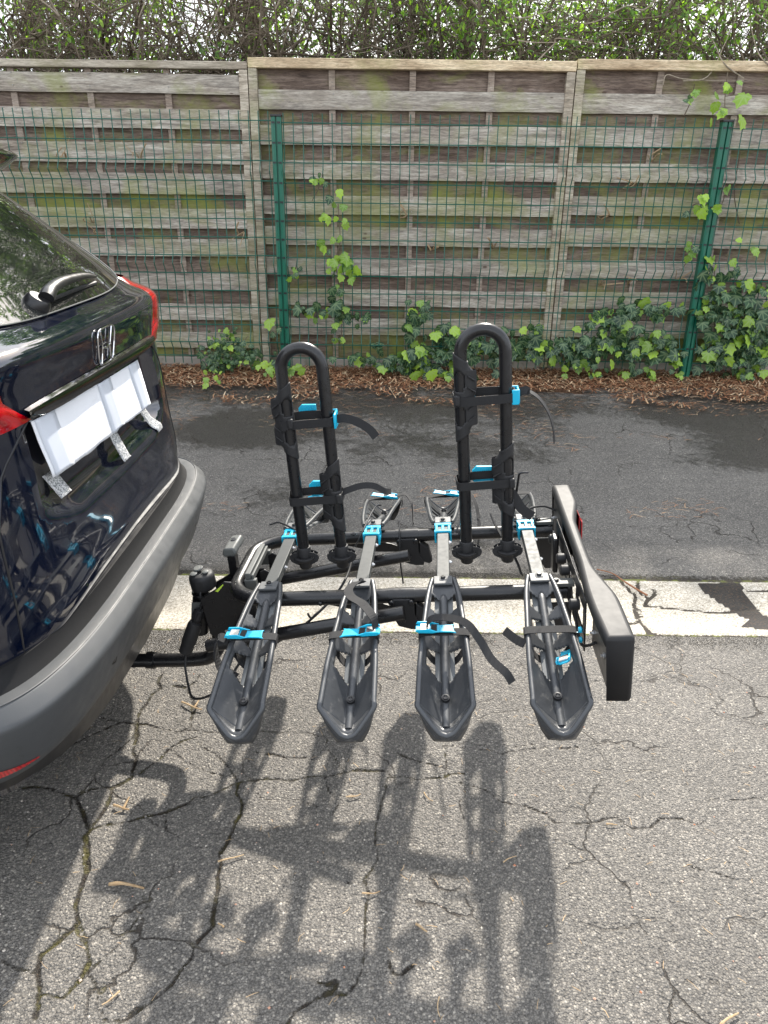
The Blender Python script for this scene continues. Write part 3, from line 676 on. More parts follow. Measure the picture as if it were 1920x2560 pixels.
def ivy(name, label, clusters, stems, seed, cat='ivy', small=1.0):
    rg = random.Random(seed); random.seed(seed)
    o = on_y(clusters[0][0], clusters[0][1], MY-.05)
    t = thing(name, label, cat, Matrix.Translation((o.x, MY-.05, .16)), 'ivy on the fence')
    O_ = Vector((o.x, MY-.05, .16)); m = MB(); vein = []
    for (px, py, rx, rz, n, s, bright, *dy) in clusters:
        c = on_y(px, py, MY-.05)
        n = int(n*1.25) if n > 6 else n
        for k in range(n):
            p = c+Vector((rg.gauss(0, rx), rg.uniform(-.06, .05)+(dy[0] if dy else 0), rg.gauss(0, rz)))
            if p.z < ground_z(p.y)+.04: p.z = ground_z(p.y)+.04+rg.random()*.08; p.y -= .05+.12*rg.random()
            nn = Vector((rg.gauss(0, .6), -1, rg.gauss(.35, .55)))
            tt = rg.uniform(.66, 1.0) if rg.random() < bright*(.72 if n > 8 else 1) else rg.uniform(.0, .45)
            ivy_leaf(m, vein, p-O_, nn, rg.gauss(0, .55), s*rg.uniform(.5, 1.12)*small, tt)
    ob = m.build('leaves', M['ivy_leaf'], t, smooth=False)
    a = ob.data.attributes.new('vein', 'FLOAT', 'POINT')
    if len(vein) == len(ob.data.vertices): a.data.foreach_set('value', vein)
    ob.data.shade_smooth()
    st = MB()
    for pl in stems:
        pts = cr([on_y(x, y, MY+.02)-O_+Vector((0, rg.uniform(-.01, .02), 0)) for x, y in pl], 5); st.cur = rg.random()*.8
        st.tube(pts, .0035, 5, caps=False)
    if stems: st.build('stems', M['bark'], t, smooth=True)
    return t
ivy('ivy_climber', 'bright ivy climbing over the top of the right green post', [(1812,232,.03,.03,3,.075,1,.02),(1866,240,.01,.01,1,.10,1,.02),(1800,270,.02,.02,2,.07,1),(1786,293,.02,.02,2,.075,1),(1862,300,.005,.01,1,.095,1),(1818,210,.04,.02,3,.06,1)],
    [[(1815,310),(1812,250),(1822,180)],[(1815,240),(1862,235)],[(1815,300),(1785,290)]], 3)
ivy('ivy_sprig', 'sprig of pale green ivy leaves halfway up the right green post', [(1760,490,.015,.015,2,.085,1),(1745,520,.04,.03,4,.085,.9),(1780,520,.03,.02,3,.075,1),(1805,525,.005,.01,1,.085,1),(1813,472,.01,.01,2,.075,1),(1715,530,.01,.01,1,.07,.3)],
    [[(1800,520),(1740,510),(1720,535)],[(1800,520),(1816,480)]], 4)
ivy('ivy_climber', 'large dark and light ivy mass beside the foot of the right green post',
    [(1770,690,.04,.06,8,.075,.5),(1820,720,.05,.07,14,.08,.35),(1765,760,.05,.08,18,.08,.25),(1800,800,.07,.08,34,.085,.2),(1860,790,.07,.09,40,.085,.2),(1900,820,.06,.10,40,.085,.2),(1910,870,.06,.07,30,.085,.3),(1840,870,.08,.07,36,.085,.25),(1780,880,.06,.06,26,.08,.35),(1850,920,.09,.03,18,.07,.6),(1870,930,.05,.03,12,.06,.8),(1920,730,.04,.06,10,.08,.3),(1880,620,.02,.03,2,.07,1),(1813,660,.02,.02,3,.07,.9),(1870,705,.02,.02,4,.09,.6),(1840,595,.02,.01,1,.05,1),(1690,905,.02,.02,6,.06,.9),(1700,935,.03,.01,4,.05,1)],
    [[(1800,900),(1780,760),(1790,640)],[(1880,900),(1850,780),(1820,660),(1830,600)],[(1850,560),(1835,480),(1850,380)]], 5)
ivy('ivy_climber', 'ivy band along the fence foot between the right hoop and right green post',
    [(1330,860,.10,.05,26,.08,.25),(1400,870,.10,.04,30,.08,.2),(1460,870,.10,.05,34,.08,.25),(1530,850,.10,.07,44,.085,.22),(1600,860,.09,.06,36,.08,.22),(1665,870,.07,.06,24,.08,.25),(1560,790,.05,.05,18,.08,.35),(1500,800,.04,.05,12,.08,.2),(1600,770,.07,.03,14,.08,.25),(1680,770,.05,.02,9,.08,.2),(1640,850,.02,.03,5,.07,.9),(1540,835,.03,.03,6,.085,1),(1420,905,.10,.02,12,.06,.8),(1600,930,.06,.02,10,.065,.8),(1480,930,.09,.02,10,.055,.7),(1640,780,.03,.02,5,.07,.4),(1345,830,.05,.03,9,.07,.5)],
    [[(1400,900),(1480,820),(1560,770),(1690,760)]], 6)
ivy('ivy_climber', 'dense low ivy in front of the middle timber panel behind the right hoop',
    [(1050,880,.09,.05,36,.085,.4),(1110,880,.10,.05,34,.08,.25),(1180,860,.10,.06,36,.08,.2),(1240,880,.08,.05,24,.08,.3),(1050,920,.09,.03,20,.085,.85),(1130,930,.08,.02,16,.07,.9),(990,905,.07,.03,14,.07,.6),(1030,800,.04,.07,20,.075,.15),(1060,770,.03,.05,10,.07,.2),(1110,830,.06,.03,14,.08,.25),(1160,850,.03,.03,6,.08,.9),(960,900,.06,.03,10,.07,.3),(1290,880,.08,.04,18,.08,.3),(940,870,.03,.02,5,.06,.1)],
    [[(1040,900),(1045,820),(1065,740)],[(1100,900),(1180,850),(1260,850)]], 7)
ivy('ivy_climber', 'slender ivy column climbing the mesh above the left hoop',
    [(845,505,.03,.03,4,.08,.9),(810,540,.03,.02,5,.06,1),(862,550,.02,.03,3,.085,1),(805,610,.02,.02,3,.07,1),(830,610,.03,.03,4,.07,.9),(868,650,.02,.03,4,.10,.95),(835,670,.03,.04,8,.06,.9),(875,690,.02,.03,4,.085,.8),(850,720,.03,.02,5,.07,.2),(850,770,.06,.03,16,.07,.15),(760,770,.04,.03,10,.075,.15),(800,785,.02,.02,3,.06,.7),(840,790,.03,.03,6,.06,.8),(900,790,.05,.02,8,.07,.15),(885,890,.06,.02,10,.07,.4),(845,845,.08,.01,4,.05,.5)],
    [[(850,880),(855,780),(840,660),(850,600),(845,510)],[(760,770),(850,770),(900,780)]], 8)
ivy('ivy_climber', 'small ivy clump at the foot of the left green post beside the hoop', [(672,905,.04,.02,6,.075,.8),(690,800,.02,.04,3,.085,.1),(690,920,.03,.02,5,.065,.7),(740,920,.06,.02,8,.07,.8),(680,950,.03,.01,4,.06,1)], [[(690,900),(690,780)]], 9)
ivy('evergreen_shrub', 'small leafy shrub growing at the fence foot just behind the car', [(570,880,.08,.06,40,.055,.25),(540,900,.06,.04,18,.08,.1),(600,890,.08,.05,30,.05,.2),(560,840,.06,.04,20,.04,.6),(520,870,.05,.04,14,.04,.7),(620,870,.05,.03,10,.06,.2),(545,930,.04,.03,10,.045,.8)],
    [[(560,940),(550,880),(530,840)],[(560,940),(590,880),(620,840)],[(560,940),(570,860),(580,800)]], 10, 'shrub', .9)
ivy('weed', 'two pale green leaves lying flat on the brown litter beside the car', [(553,960,.02,.01,2,.06,1,-.3),(580,962,.01,.01,1,.05,1,-.3)], [], 12, 'weed')
for k, (px, py, lab, s) in enumerate(((800,452,'tiny green sprig on the mesh high up left of centre', .05),(735,677,'little leafy shoot on the mesh just right of the left green post', .045),(1725,627,'small ivy sprig beside dry brown leaves on the right panel', .055),(1730,240,'thin hanging shoot with three green leaves near the fence top', .045))):
    ivy('ivy_shoot', lab, [(px,py,.025,.03,7,s,.75)], [[(px-20,py+50),(px,py+10),(px+8,py-30)]], 30+k)
# dry cut twigs poking through the timber fence
rg = random.Random(9)
for k, (px, py, lab) in enumerate(((165,400,'cut twig stub high between the slats left of the first post'),(350,398,'single bent twig right of the high twig stub on the left panel'),(230,560,'twig cluster just above the car window edge'),(245,597,'dry twigs lowest on the left panel, over the car shoulder'),(600,590,'thin twig beside the left stile pair at mid height'),(1000,545,'twigs on the middle panel left of its centre'),(1080,625,'long crooked twig low on the middle panel'),(1235,620,'twig resting at the algae patch of the middle panel'),(1505,548,'tangle of dry twigs at mid height on the right panel'),(1630,405,'dangling brown twig high on the right panel'),(1560,470,'pale upright twig near the top half of the right panel'),(1500,715,'low dry twigs on the right panel, left of its centre'),(1570,712,'low dry twigs on the right panel above the ivy'),(1690,700,'low twig close to the ivy covered post'))):
    m = MB(); O_ = on_y(px, py, FY-.03)
    for j in range(3):
        m.cur = .6+.4*rg.random(); a = rg.uniform(-1.3, 1.3)+math.pi/2
        p1 = Vector((math.cos(a)*.05, -.05, math.sin(a)*.05)); p2 = p1+Vector((rg.gauss(0, .05), -.03, rg.gauss(.02, .05)))
        m.tube(cr([Vector((0, .02, 0)), p1, p2], 4), rg.uniform(.0022, .006), 5)
    ob = m.build('dry_twig', M['straw']); ob.location = O_
    tag(ob, lab, 'twig', 'dry twigs caught in the fence')

# ------------------------------------------------------------------ litter, needles, sticks, pebbles
rg = random.Random(17)
def strip(m, p, ang, ln, wd, tilt, tint):
    d = Vector((math.cos(ang), math.sin(ang), tilt)); s = Vector((-d.y, d.x, 0)).normalized()*wd/2; m.cur = tint
    b = Vector((rg.gauss(0, ln*.08), rg.gauss(0, ln*.08), ln*.06))
    m.add([p-d*ln/2-s, p-d*ln/2+s, p+b+s, p+b-s, p+d*ln/2+s*.5, p+d*ln/2-s*.5], [(0, 3, 2, 1), (3, 5, 4, 2)])
m = MB()
for i in range(20000):
    y = 5.05+rg.random()**.62*.95; x = rg.uniform(-2.8, 3.2)
    if y < 5.45 and noise.noise(Vector((x*2.4, y*4, 0))) < .28-(y-5.05)*.8: continue
    strip(m, Vector((x, y, ground_z(y)+.018+rg.random()*.022)), rg.uniform(0, math.pi), rg.uniform(.02, .065), rg.uniform(.003, .010), rg.gauss(0, .25), rg.random())
for i in range(4200):
    x = rg.uniform(-2.5, 3.0); y = rg.uniform(3.4, 5.5)
    dn = noise.noise(Vector((x*1.6, y*2.2, 5)))+(.6 if y > 5.1 else 0)+(.22 if y > 4.5 else -.12)
    if dn < .16: continue
    strip(m, Vector((x, y, ground_z(y)+.010)), rg.gauss(.1, .6), rg.uniform(.02, .07), rg.uniform(.002, .004), rg.gauss(0, .04), rg.uniform(.3, .95))
tag(m.build('leaf_litter', M['needles']), 'brown needles and dead leaves heaped along the fence foot', 'litter', kind='stuff')
m = MB()
for i in range(420):
    x = rg.uniform(-1.3, 1.6); y = rg.uniform(.75, 2.32)
    strip(m, Vector((x, y, .005)), rg.uniform(0, math.pi), rg.uniform(.006, .028), rg.uniform(.0008, .0018), rg.gauss(0, .06), rg.uniform(.5, 1))
tag(m.build('plant_debris', M['straw']), 'fine straw bits scattered over the grey asphalt', 'debris', kind='stuff')
m = MB()
def pebble(m, p, r):
    vs = []
    for a, b, c in ((1,0,0),(-1,0,0),(0,1,0),(0,-1,0),(0,0,1),(0,0,-1)): vs.append(p+Vector((a, b, c*.6))*r*rg.uniform(.7, 1.2))
    m.add(vs, [(0,2,4),(2,1,4),(1,3,4),(3,0,4),(2,0,5),(1,2,5),(3,1,5),(0,3,5)])
for i in range(1700):
    m.cur = rg.random(); pebble(m, Vector((rg.uniform(-1.3, 1.7), rg.uniform(.7, 2.33), .0005)), rg.uniform(.0015, .0042))
tag(m.build('gravel', M['pebble']), 'loose grit and small pebbles over the asphalt', 'grit', kind='stuff')
ST = [((273,2213),(360,2223),.006,'thick pale stick lying alone in the lower left sun patch'),((285,2015),(323,2026),.005,'short mossy stick with a side spur on the car shadow edge'),((545,2156),(610,2139),.003,'thin bent twig across the left crack'),((455,1757),(505,1776),.005,'forked pale twig below the tow bar'),
      ((865,1994),(902,1987),.003,'short straw coloured twig above the central crack'),((1060,1983),(1083,2005),.0025,'thin splinter just right of the crack junction'),((905,2235),(950,2230),.0028,'split twig over the long central crack'),((1258,2158),(1291,2142),.0022,'thin pale stalk inside the shadow gap'),
      ((1040,2312),(1068,2332),.004,'short stubby twig between the shadow bars'),((1098,2495),(1100,2545),.002,'upright thin stalk at the lower picture edge'),((1800,2565),(1846,2535),.004,'tan twig at the lower right corner'),((1515,2062),(1543,2064),.003,'tiny straw twig lying on the right hand crack'),
      ((560,2320),(545,2310),.003,'short twig near the second crack bend'),((300,2480),(255,2515),.003,'crossed straw stalk near the lower left corner')]
for (a, b, r, lab) in ST:
    A, B = on_z(*a, r), on_z(*b, r); mid = (A+B)/2; m = MB(); m.cur = rg.uniform(.5, 1)
    d = B-A; s = Vector((-d.y, d.x, 0))*rg.uniform(-.12, .12)
    pts_ = cr([A-mid, (A-mid)*.3+s+Vector((0, 0, r*.5)), (B-mid)*.4+s, B-mid], 5); m.tube(pts_, [r*.75*(1-.03*i)*rg.uniform(.8, 1.15) for i in range(len(pts_))], 7)
    if 'forked' in lab or 'spur' in lab: m.tube([(B-mid)*.3, (B-mid)*.5+Vector((.0, .035, r))], [r*.7, r*.4], 6)
    ob = m.build('stick', M['straw'], smooth=True); ob.location = mid+Vector((0, 0, .003)); tag(ob, lab, 'stick', 'sticks on the asphalt')
m = MB(); m.cur = .3; pts = [on_z(x, y, ground_z(on_z(x, y).y)+.012) for x, y in ((1492,1423),(1530,1433),(1560,1453),(1590,1472),(1618,1488))]
m.tube(cr(pts, 4), [.0025]*9+[.004]*8, 6); tag(m.build('stick', M['needles'], smooth=True), 'long reddish twig across the gutter by the lamp board', 'stick', 'sticks on the asphalt')

# ------------------------------------------------------------------ bike carrier (frame of its own: X away from the car, Y to the fence, Z up)
PS, TA = R(3.7), R(4.8)
Wx = Vector((math.cos(PS)*math.cos(TA), -math.sin(PS)*math.cos(TA), math.sin(TA))); Uy = Vector((math.sin(PS), math.cos(PS), 0)); Nz = Wx.cross(Uy)
RO = on_z(1107.7, 1435, .60)
RM = Matrix(((Wx.x, Uy.x, Nz.x, RO.x), (Wx.y, Uy.y, Nz.y, RO.y), (Wx.z, Uy.z, Nz.z, RO.z), (0, 0, 0, 1)))
RI = RM.inverted()
rack = thing('bike_carrier', 'black towbar bike carrier with four pairs of wheel trays, two hoops and blue buckles', 'bike rack', RM)
XB = [-.446, -.207, 0.0, .238]; YF, YR = -.030, .333; YM = (YF+YR)/2; ZB = -.042
V = Vector
def rb(name, m, mat, **kw): return m.build(name, M[mat], kw.pop('parent', rack), **kw)

# main frame: one bent tube
p = [V((.315, YF, ZB)), V((.1, YF, ZB)), V((-.2, YF, ZB)), V((-.45, YF, ZB))]
c1 = [V((-.45+ -.108*math.sin(a), YF+.095-.095*math.cos(a), ZB)) for a in [k*math.pi/16 for k in range(1, 9)]]
c2 = [V((-.45-.108*math.cos(a), YR-.095+.095*math.sin(a), ZB)) for a in [k*math.pi/16 for k in range(0, 9)]]
rb('main_frame', MB().tube(p+c1+c2+[V((-.2, YR, ZB)), V((.1, YR, ZB)), V((.315, YR, ZB))], .0192, 20), 'steel_black', smooth=True)
# lower arms
for y, nm in ((-.085, 0), (.235, 1)):
    m = MB(); m.tube(cr([V((-.62, y+.01, -.150)), V((-.45, y, -.118)), V((-.28, y, -.090)), V((-.10, y, -.060))], 6), .0175, 16)
    rb('lower_arm', m, 'steel_black', smooth=True)
# sleeves and tilt hinges
for y, s in ((YF, 1), (YR, -1)):
    rb('joint_sleeve', MB().tube([(-.142, y, ZB), (-.074, y, ZB)], .0208, 20), 'steel_black', smooth=True)
    m = MB()
    yy = y-.026 if s == 1 else y-.030
    m.prism([(-.140, -.048), (-.128, -.040), (-.086, -.040), (-.075, -.050), (-.075, -.085), (-.060, -.118), (-.062, -.128), (-.085, -.128), (-.118, -.118), (-.134, -.085)], yy, yy+.005, lambda a, b, h: V((a, h, b)))
    m.prism([(-.140, -.048), (-.075, -.050), (-.070, -.085), (-.055, -.118), (-.062, -.128), (-.118, -.118), (-.134, -.085)], yy+.034, yy+.038, lambda a, b, h: V((a, h, b)))
    m.prism([(-.07, -.055), (-.045, -.075), (-.036, -.118), (-.045, -.125), (-.075, -.115)], yy+.004, yy+.034, lambda a, b, h: V((a, h, b)))
    hg = rb('tilt_hinge', m, 'board_plastic', bevel=.0025)
    b = MB()
    for bx, bz in ((-.132, -.047), (-.082, -.047), (-.105, -.098)): b.lathe([(.0075, 0), (.0075, .004), (.005, .0065)], (bx, yy-.001, bz), (0, -1, 0), 12)
    rb('hinge_bolt', b, 'steel_black', parent=hg, smooth=True)
    # link plate behind
    m = MB(); m.prism([(-.335, -.052), (-.32, -.040), (-.30, -.040), (-.16, -.072), (-.13, -.085), (-.14, -.10), (-.20, -.098), (-.30, -.072), (-.33, -.066)], yy+.04, yy+.045, lambda a, b, h: V((a, h, b)))
    rb('link_plate', m, 'steel_black', bevel=.001)
    rb('frame_bolt', MB().lathe([(.006, 0), (.006, .004), (.003, .006)], (-.315, y-.0195 if s == 1 else y-.02, ZB-.005), (0, -1, 0), 10), 'steel_black', smooth=True)

# cross beams with blue collars
for x in XB:
    m = MB(); m.box((x-.0165, YF-.02, -.022), (x+.0165, YR+.01, 0)); rb('cross_beam', m, 'beam_grey', bevel=.002)
    m = MB(); c0, c3 = .253, .312; w0 = .0215
    for (ya, yb) in ((c0, c0+.011), (c3-.014, c3)): m.box((x-w0, ya, -.002), (x+w0, yb, .005))
    for (xa, xb) in ((-w0, -w0+.007), (-.004, .004), (w0-.007, w0)): m.box((x+xa, c0+.0111, -.0015), (x+xb, c3-.0141, .0045))
    for s in (-1, 1):
        m.box((x+s*w0-.0028, c0-.001, -.032), (x+s*w0+.0028, c0+.014, .0042)); m.box((x+s*w0-.0028, c3-.016, -.032), (x+s*w0+.0028, c3+.001, .0042)); m.box((x+s*w0-.0022, c0+.0141, -.032), (x+s*w0+.0022, c3-.0161, -.018))
    rb('collar', m, 'blue_plastic', bevel=.0012)

# wheel trays
def tray_w(s): return interp(s, [0, .075, .185, .285, .385, .44], [.031, .040, .0485, .055, .058, .058])
def tray_rim(s): return -.004-.076*(s/.39)-.008*math.sin(min(1, s/.39)*math.pi)*-1
def tray_floor(s): return interp(s, [0, .03, .34, .44], [-.012, -.019, -.122, -.148])
LN = .391
def tray(x, side):
    """side -1: towards the viewer, +1: towards the fence"""
    Y0 = YF if side < 0 else YR
    def P(a, s, z): return V((x+a, Y0+side*s, z))
    skin = MB(); rows = []; ns_ = 96; na = 14; meta = []
    for i in range(ns_+1):
        s = -.012+(LN+.012)*i/ns_; w_ = tray_w(s); zr = tray_rim(s); zf = tray_floor(s); row = []
        bl = sstep(.0, .06, s)                                   # the flat plate opens into the trough
        for k in range(-na, na+1):
            t = abs(k)/na; a = w_*k/na
            ih = .17
            if t < ih: z = zf
            else:
                q = (t-ih)/(1-ih); z = zf+(zr-zf)*(q**1.15)
            z = zr*(1-bl)+z*bl
            row.append(P(a, s, z))
        rows.append(row); meta.append(s)
    nose0 = None
    def keep(i, k):
        s = meta[i]; t = abs((k+.5)-na)/na
        for (s0, s1, t0, t1) in ((.048, .106, .24, .76), (.128, .188, .22, .78), (.212, .286, .22, .78)):
            a0 = s0 + .030*(t-.34) if s0 > .1 else s0 + .02*(.8-t)
            a1 = s1 - .018*(t-.34) - (.02*(t-.34) if s0 > .2 else 0)
            if a0 < s < a1 and t0 < t < t1: return False
        return True
    if side > 0: rows = [list(reversed(r)) for r in rows]
    skin.grid(rows, keep=keep)
    # nose: rim folds down and inward to a V, then a slanting face
    rimL = [P(-.058, LN, tray_rim(LN)), P(-.0555, LN+.006, tray_rim(LN)-.008), P(-.036, LN+.018, -.112), P(-.016, LN+.029, -.134), P(0, LN+.032, -.140)]
    rim2 = rimL+[P(2*x-(q.x)-x, 0, 0) for q in []]
    mir = [V((2*x-q.x, q.y, q.z)) for q in reversed(rimL[:-1])]
    rim = rimL+mir
    last = rows[-1] if side < 0 else list(reversed(rows[-1]))
    # inner floor of the nose: last row -> rim curve
    nn = len(last); inner = []
    cur = cr(rim, 6); cl = [cur[int(round(j*(len(cur)-1)/(nn-1)))] for j in range(nn)]
    skin.grid([last, cl] if side < 0 else [list(reversed(last)), list(reversed(cl))])
    t = rb('wheel_tray', skin, 'tray_plastic', smooth=True, solid=.0025)
    # outer nose face
    nf = MB(); out = []
    cn = [P(-.058, LN-.004, tray_rim(LN)-.006), P(-.0565, LN, -.096), P(-.043, LN+.008, -.140), P(-.030, LN+.012, -.162), P(-.027, LN+.013, -.166), P(0, LN+.015, -.167), P(.027, LN+.013, -.166), P(.030, LN+.012, -.162), P(.043, LN+.008, -.140), P(.0565, LN, -.096), P(.058, LN-.004, tray_rim(LN)-.006)]
    low = [cn[q].lerp(cn[q+1], e/6) for q in range(len(cn)-1) for e in range(6)]+[cn[-1]]
    lo2 = [low[int(round(j*(len(low)-1)/(nn-1)))] for j in range(nn)]
    mid = [a.lerp(b, .5)+V((0, side*.004, 0)) for a, b in zip(cl, lo2)]
    g = [cl, mid, lo2]
    nf.grid(g if side < 0 else [list(reversed(r)) for r in g])
    # under-hull so the tray is closed below the nose
    hull = [[P(a*.75, s, tray_floor(s)-.012) for a in (-.030, 0, .030)] for s in (.30, .35, LN+.004)]
    nf.grid(hull)
    rb('tray_nose', nf, 'tray_plastic', smooth=True, solid=.002)
    # rolled rim
    rm = MB()
    L_ = cr([P(-tray_w(0)+.004, -.006, -.002)]+[P(-tray_w(s)+.001, s, tray_rim(s)+.001) for s in (.03, .075, .13, .185, .24, .285, .34, .385)]+rimL[:-1]+[rimL[-1]], 4)
    R_ = [V((2*x-q.x, q.y, q.z)) for q in reversed(L_)]
    rm.tube(L_+R_[1:], .0064, 10); rb('tray_rim', rm, 'tray_edge', smooth=True)
    # centre ridge
    rd = MB(); pts = []; rr = []
    for k in range(30):
        s = .028+(.400-.028)*k/29; pts.append(P(0, s, tray_floor(s)-.003+.008*math.sin(min(1, s/.4)*math.pi)*.5)); rr.append(.0105*min(1, .25+(s-.028)/.03))
    rd.tube(pts, rr, 16); rb('tray_ridge', rd, 'tray_edge', smooth=True)
    # grey beam continuing under the windows
    ex = MB(); g1 = []
    for s in (.02, .12, .22, .292):
        z = tray_floor(s)-.003; g1.append([P(-.0225, s, z-.008), P(.0225, s, z-.008), P(.0225, s, z), P(-.0225, s, z)])
    ex.grid(g1, close=True); ex.add(g1[-1], [(0, 1, 2, 3)]); rb('tray_support', ex, 'support_grey', bevel=.001)
    # end plate and screws
    pl = MB(); pl.box((x-.023, min(Y0+side*-.014, Y0+side*.026), -.002), (x+.023, max(Y0+side*-.014, Y0+side*.026), .0035)); pl.box((x-.009, Y0-.010, .0036), (x+.009, Y0+.010, .0055)); rb('tray_plate', pl, 'tray_worn', bevel=.0018)
    sc = MB(); sc.lathe([(.0065, .0055), (.0065, .0085), (.0045, .0105), (.002, .0105), (.002, .0085)], (x, Y0, 0), (0, 0, 1), 14); rb('plate_screw', sc, 'steel_black', smooth=True); sc = MB()
    q = P(0, .338, tray_floor(.338)+.0125); sc.lathe([(.0098, -.003), (.0098, .003), (.0090, .004), (.0070, .0042), (.0068, .0065), (.0045, .0068), (.003, .005)], q, (0, side*.3, 1), 16)
    rb('tray_screw', sc, 'steel_black', smooth=True)
    return P
TP = {}
for i, x in enumerate(XB):
    for side in (-1, 1): TP[(i, side)] = tray(x, side)

# wheel straps on the front trays
def buckle(c, ax, sd, ln=.062, wd=.026, flip=1):
    """cam buckle: c centre, ax long axis, sd width axis"""
    ax = ax.normalized(); sd = (sd-ax*sd.dot(ax)).normalized(); n = ax.cross(sd)*flip
    if n.z < 0: n = -n
    def T(a, b, h): return c+ax*a+sd*b+n*h
    m = MB()
    m.prism([(-.5*ln, -.30*wd), (-.42*ln, -.5*wd), (-.05*ln, -.52*wd), (.10*ln, -.40*wd), (.42*ln, -.42*wd), (.55*ln, -.52*wd), (.50*ln, -.36*wd), (.46*ln, .36*wd), (.50*ln, .50*wd), (.40*ln, .44*wd), (.10*ln, .40*wd), (-.05*ln, .52*wd), (-.42*ln, .5*wd), (-.5*ln, .30*wd)], .001, .0045, T)
    for s in (-1, 1):
        m.prism([(-.50*ln, .0046), (-.46*ln, .011), (-.15*ln, .012), (.02*ln, .007), (.12*ln, .0046)], s*.50*wd-.0018, s*.50*wd+.0018, lambda a, h, b: T(a, b, h))
    bk = rb('buckle', m, 'blue_plastic', bevel=.0009)
    g = MB(); g.prism([(-.38*ln, -.36*wd), (-.14*ln, -.36*wd), (-.14*ln, .36*wd), (-.38*ln, .36*wd)], .0046, .009, T); rb('clip', g, 'bright_metal', parent=bk, bevel=.0008)
    g = MB(); g.prism([(-.10*ln, -.38*wd), (.05*ln, -.38*wd), (.05*ln, .38*wd), (-.10*ln, .38*wd)], .0046, .0062, T); rb('webbing_inset', g, 'webbing', parent=bk)
    return bk
for i, x in enumerate(XB):
    P = TP[(i, -1)]; s0 = .205; w_ = tray_w(s0)+.007; zr = tray_rim(s0)+.006; zf = tray_floor(s0)-.018
    loop = cr([P(-w_, s0, zr-.004), P(-w_+.006, s0, zr+.004), P(0, s0, zr+.005), P(w_-.006, s0, zr+.004), P(w_, s0, zr-.004), P(w_-.004, s0, zr-.020), P(.024, s0+.012, zf), P(-.024, s0+.012, zf), P(-w_+.004, s0, zr-.020)], 5, closed=True)
    rb('wheel_strap', MB().ribbon(loop+[loop[0]], V((0, 1, .2)), .022, .002), 'webbing')
    zt = zr+.009
    if i == 0: buckle(P(-.018, s0, zt), V((1, 0, -.03)), V((-.15, 1, 0)), .088, .034)
    if i == 1: buckle(P(.018, s0+.002, zt), V((-1, 0, -.03)), V((.1, 1, 0)), .088, .034)
    if i == 2: buckle(P(-.020, s0-.004, zt), V((1, 0, -.03)), V((0, 1, 0)), .088, .034)
P = TP[(0, -1)]
rb('strap_tail', MB().ribbon(cr([P(-.062, .205, -.03), P(-.082, .200, -.028), P(-.088, .215, -.05), P(-.078, .235, -.085), P(-.04, .245, -.11)], 6), V((0, 1, .3)), .024, .002), 'webbing')
P = TP[(1, -1)]
rb('strap_tail', MB().ribbon(cr([P(.052, .200, -.012), P(.045, .190, .012), P(.020, .150, .022), P(-.012, .110, .020), P(-.022, .075, .022), P(-.006, .040, .022), P(.006, .022, .010)], 6), [V((.55, 1, .1))]*12+[V((1, .15, .1))]*25, .022, .002), 'webbing')
P = TP[(2, -1)]
rb('strap_tail', MB().ribbon(cr([P(-.040, .205, -.018), P(-.030, .200, .006), P(.005, .203, .012), P(.050, .225, .010), P(.078, .262, -.010), P(.102, .305, -.034), P(.130, .335, -.048), P(.142, .345, -.066)], 6), [V((0, 1, .4))]*12+[V((.7, .7, .5))]*31, .018, .002), 'webbing')
P = TP[(3, -1)]
rb('strap_tail', MB().ribbon(cr([P(-.058, .23, -.045), P(-.075, .205, -.050), P(-.098, .165, -.050)], 6), V((.2, 1, .7)), .020, .002), 'webbing')
bq = buckle(P(.030, .245, -.075), V((.25, 1, -.1)), V((1, 0, .5)), .06, .030)
rb('buckle_teeth', MB().box((-.01, -.001, 0), (.01, .001, .001), Matrix.Translation(P(.064, .205, -.035))), 'blue_plastic')
for dz in (0, -.022): rb('buckle_end', MB().lathe([(.006, 0), (.008, .006), (.003, .01)], P(.063, .205-dz*.3, -.028+dz), (1, 0, 0), 10), 'blue_plastic', smooth=True)

# rear tray straps
for i, x in enumerate(XB):
    P = TP[(i, 1)]; s0 = .365; w_ = tray_w(s0)+.004; z0 = tray_rim(s0)+.004
    rb('wheel_strap', MB().ribbon(cr([P(-w_, s0, z0-.03), P(-w_, s0, z0), P(0, s0, z0+.004), P(w_, s0, z0), P(w_, s0, z0-.03)], 5), V((0, 1, .2)), .018, .002), 'webbing')
    if i < 3: buckle(P((.015, .005, .012)[i], s0, z0+.010), V((-1, 0, .20)) if i else V((1, 0, .12)), V((0, 1, 0)), .09, .030)
def tail(pts, wd=.012, sd=V((0, 1, .2)), nm='strap_tail'): return rb(nm, MB().ribbon(cr([V(q) for q in pts], 6), sd, wd, .002), 'webbing')
tail([(-.16, .70, -.06), (-.13, .70, -.055), (-.108, .66, -.07), (-.100, .56, -.075), (-.098, .50, -.08)], .012)
tail([(.055, .70, -.06), (.085, .69, -.055), (.105, .62, -.06), (.112, .52, -.075), (.108, .42, -.10), (.092, .36, -.14)], .012)
tail([(.14, .33, .02), (.155, .30, -.01), (.20, .22, -.07), (.215, .17, -.10)], .014)

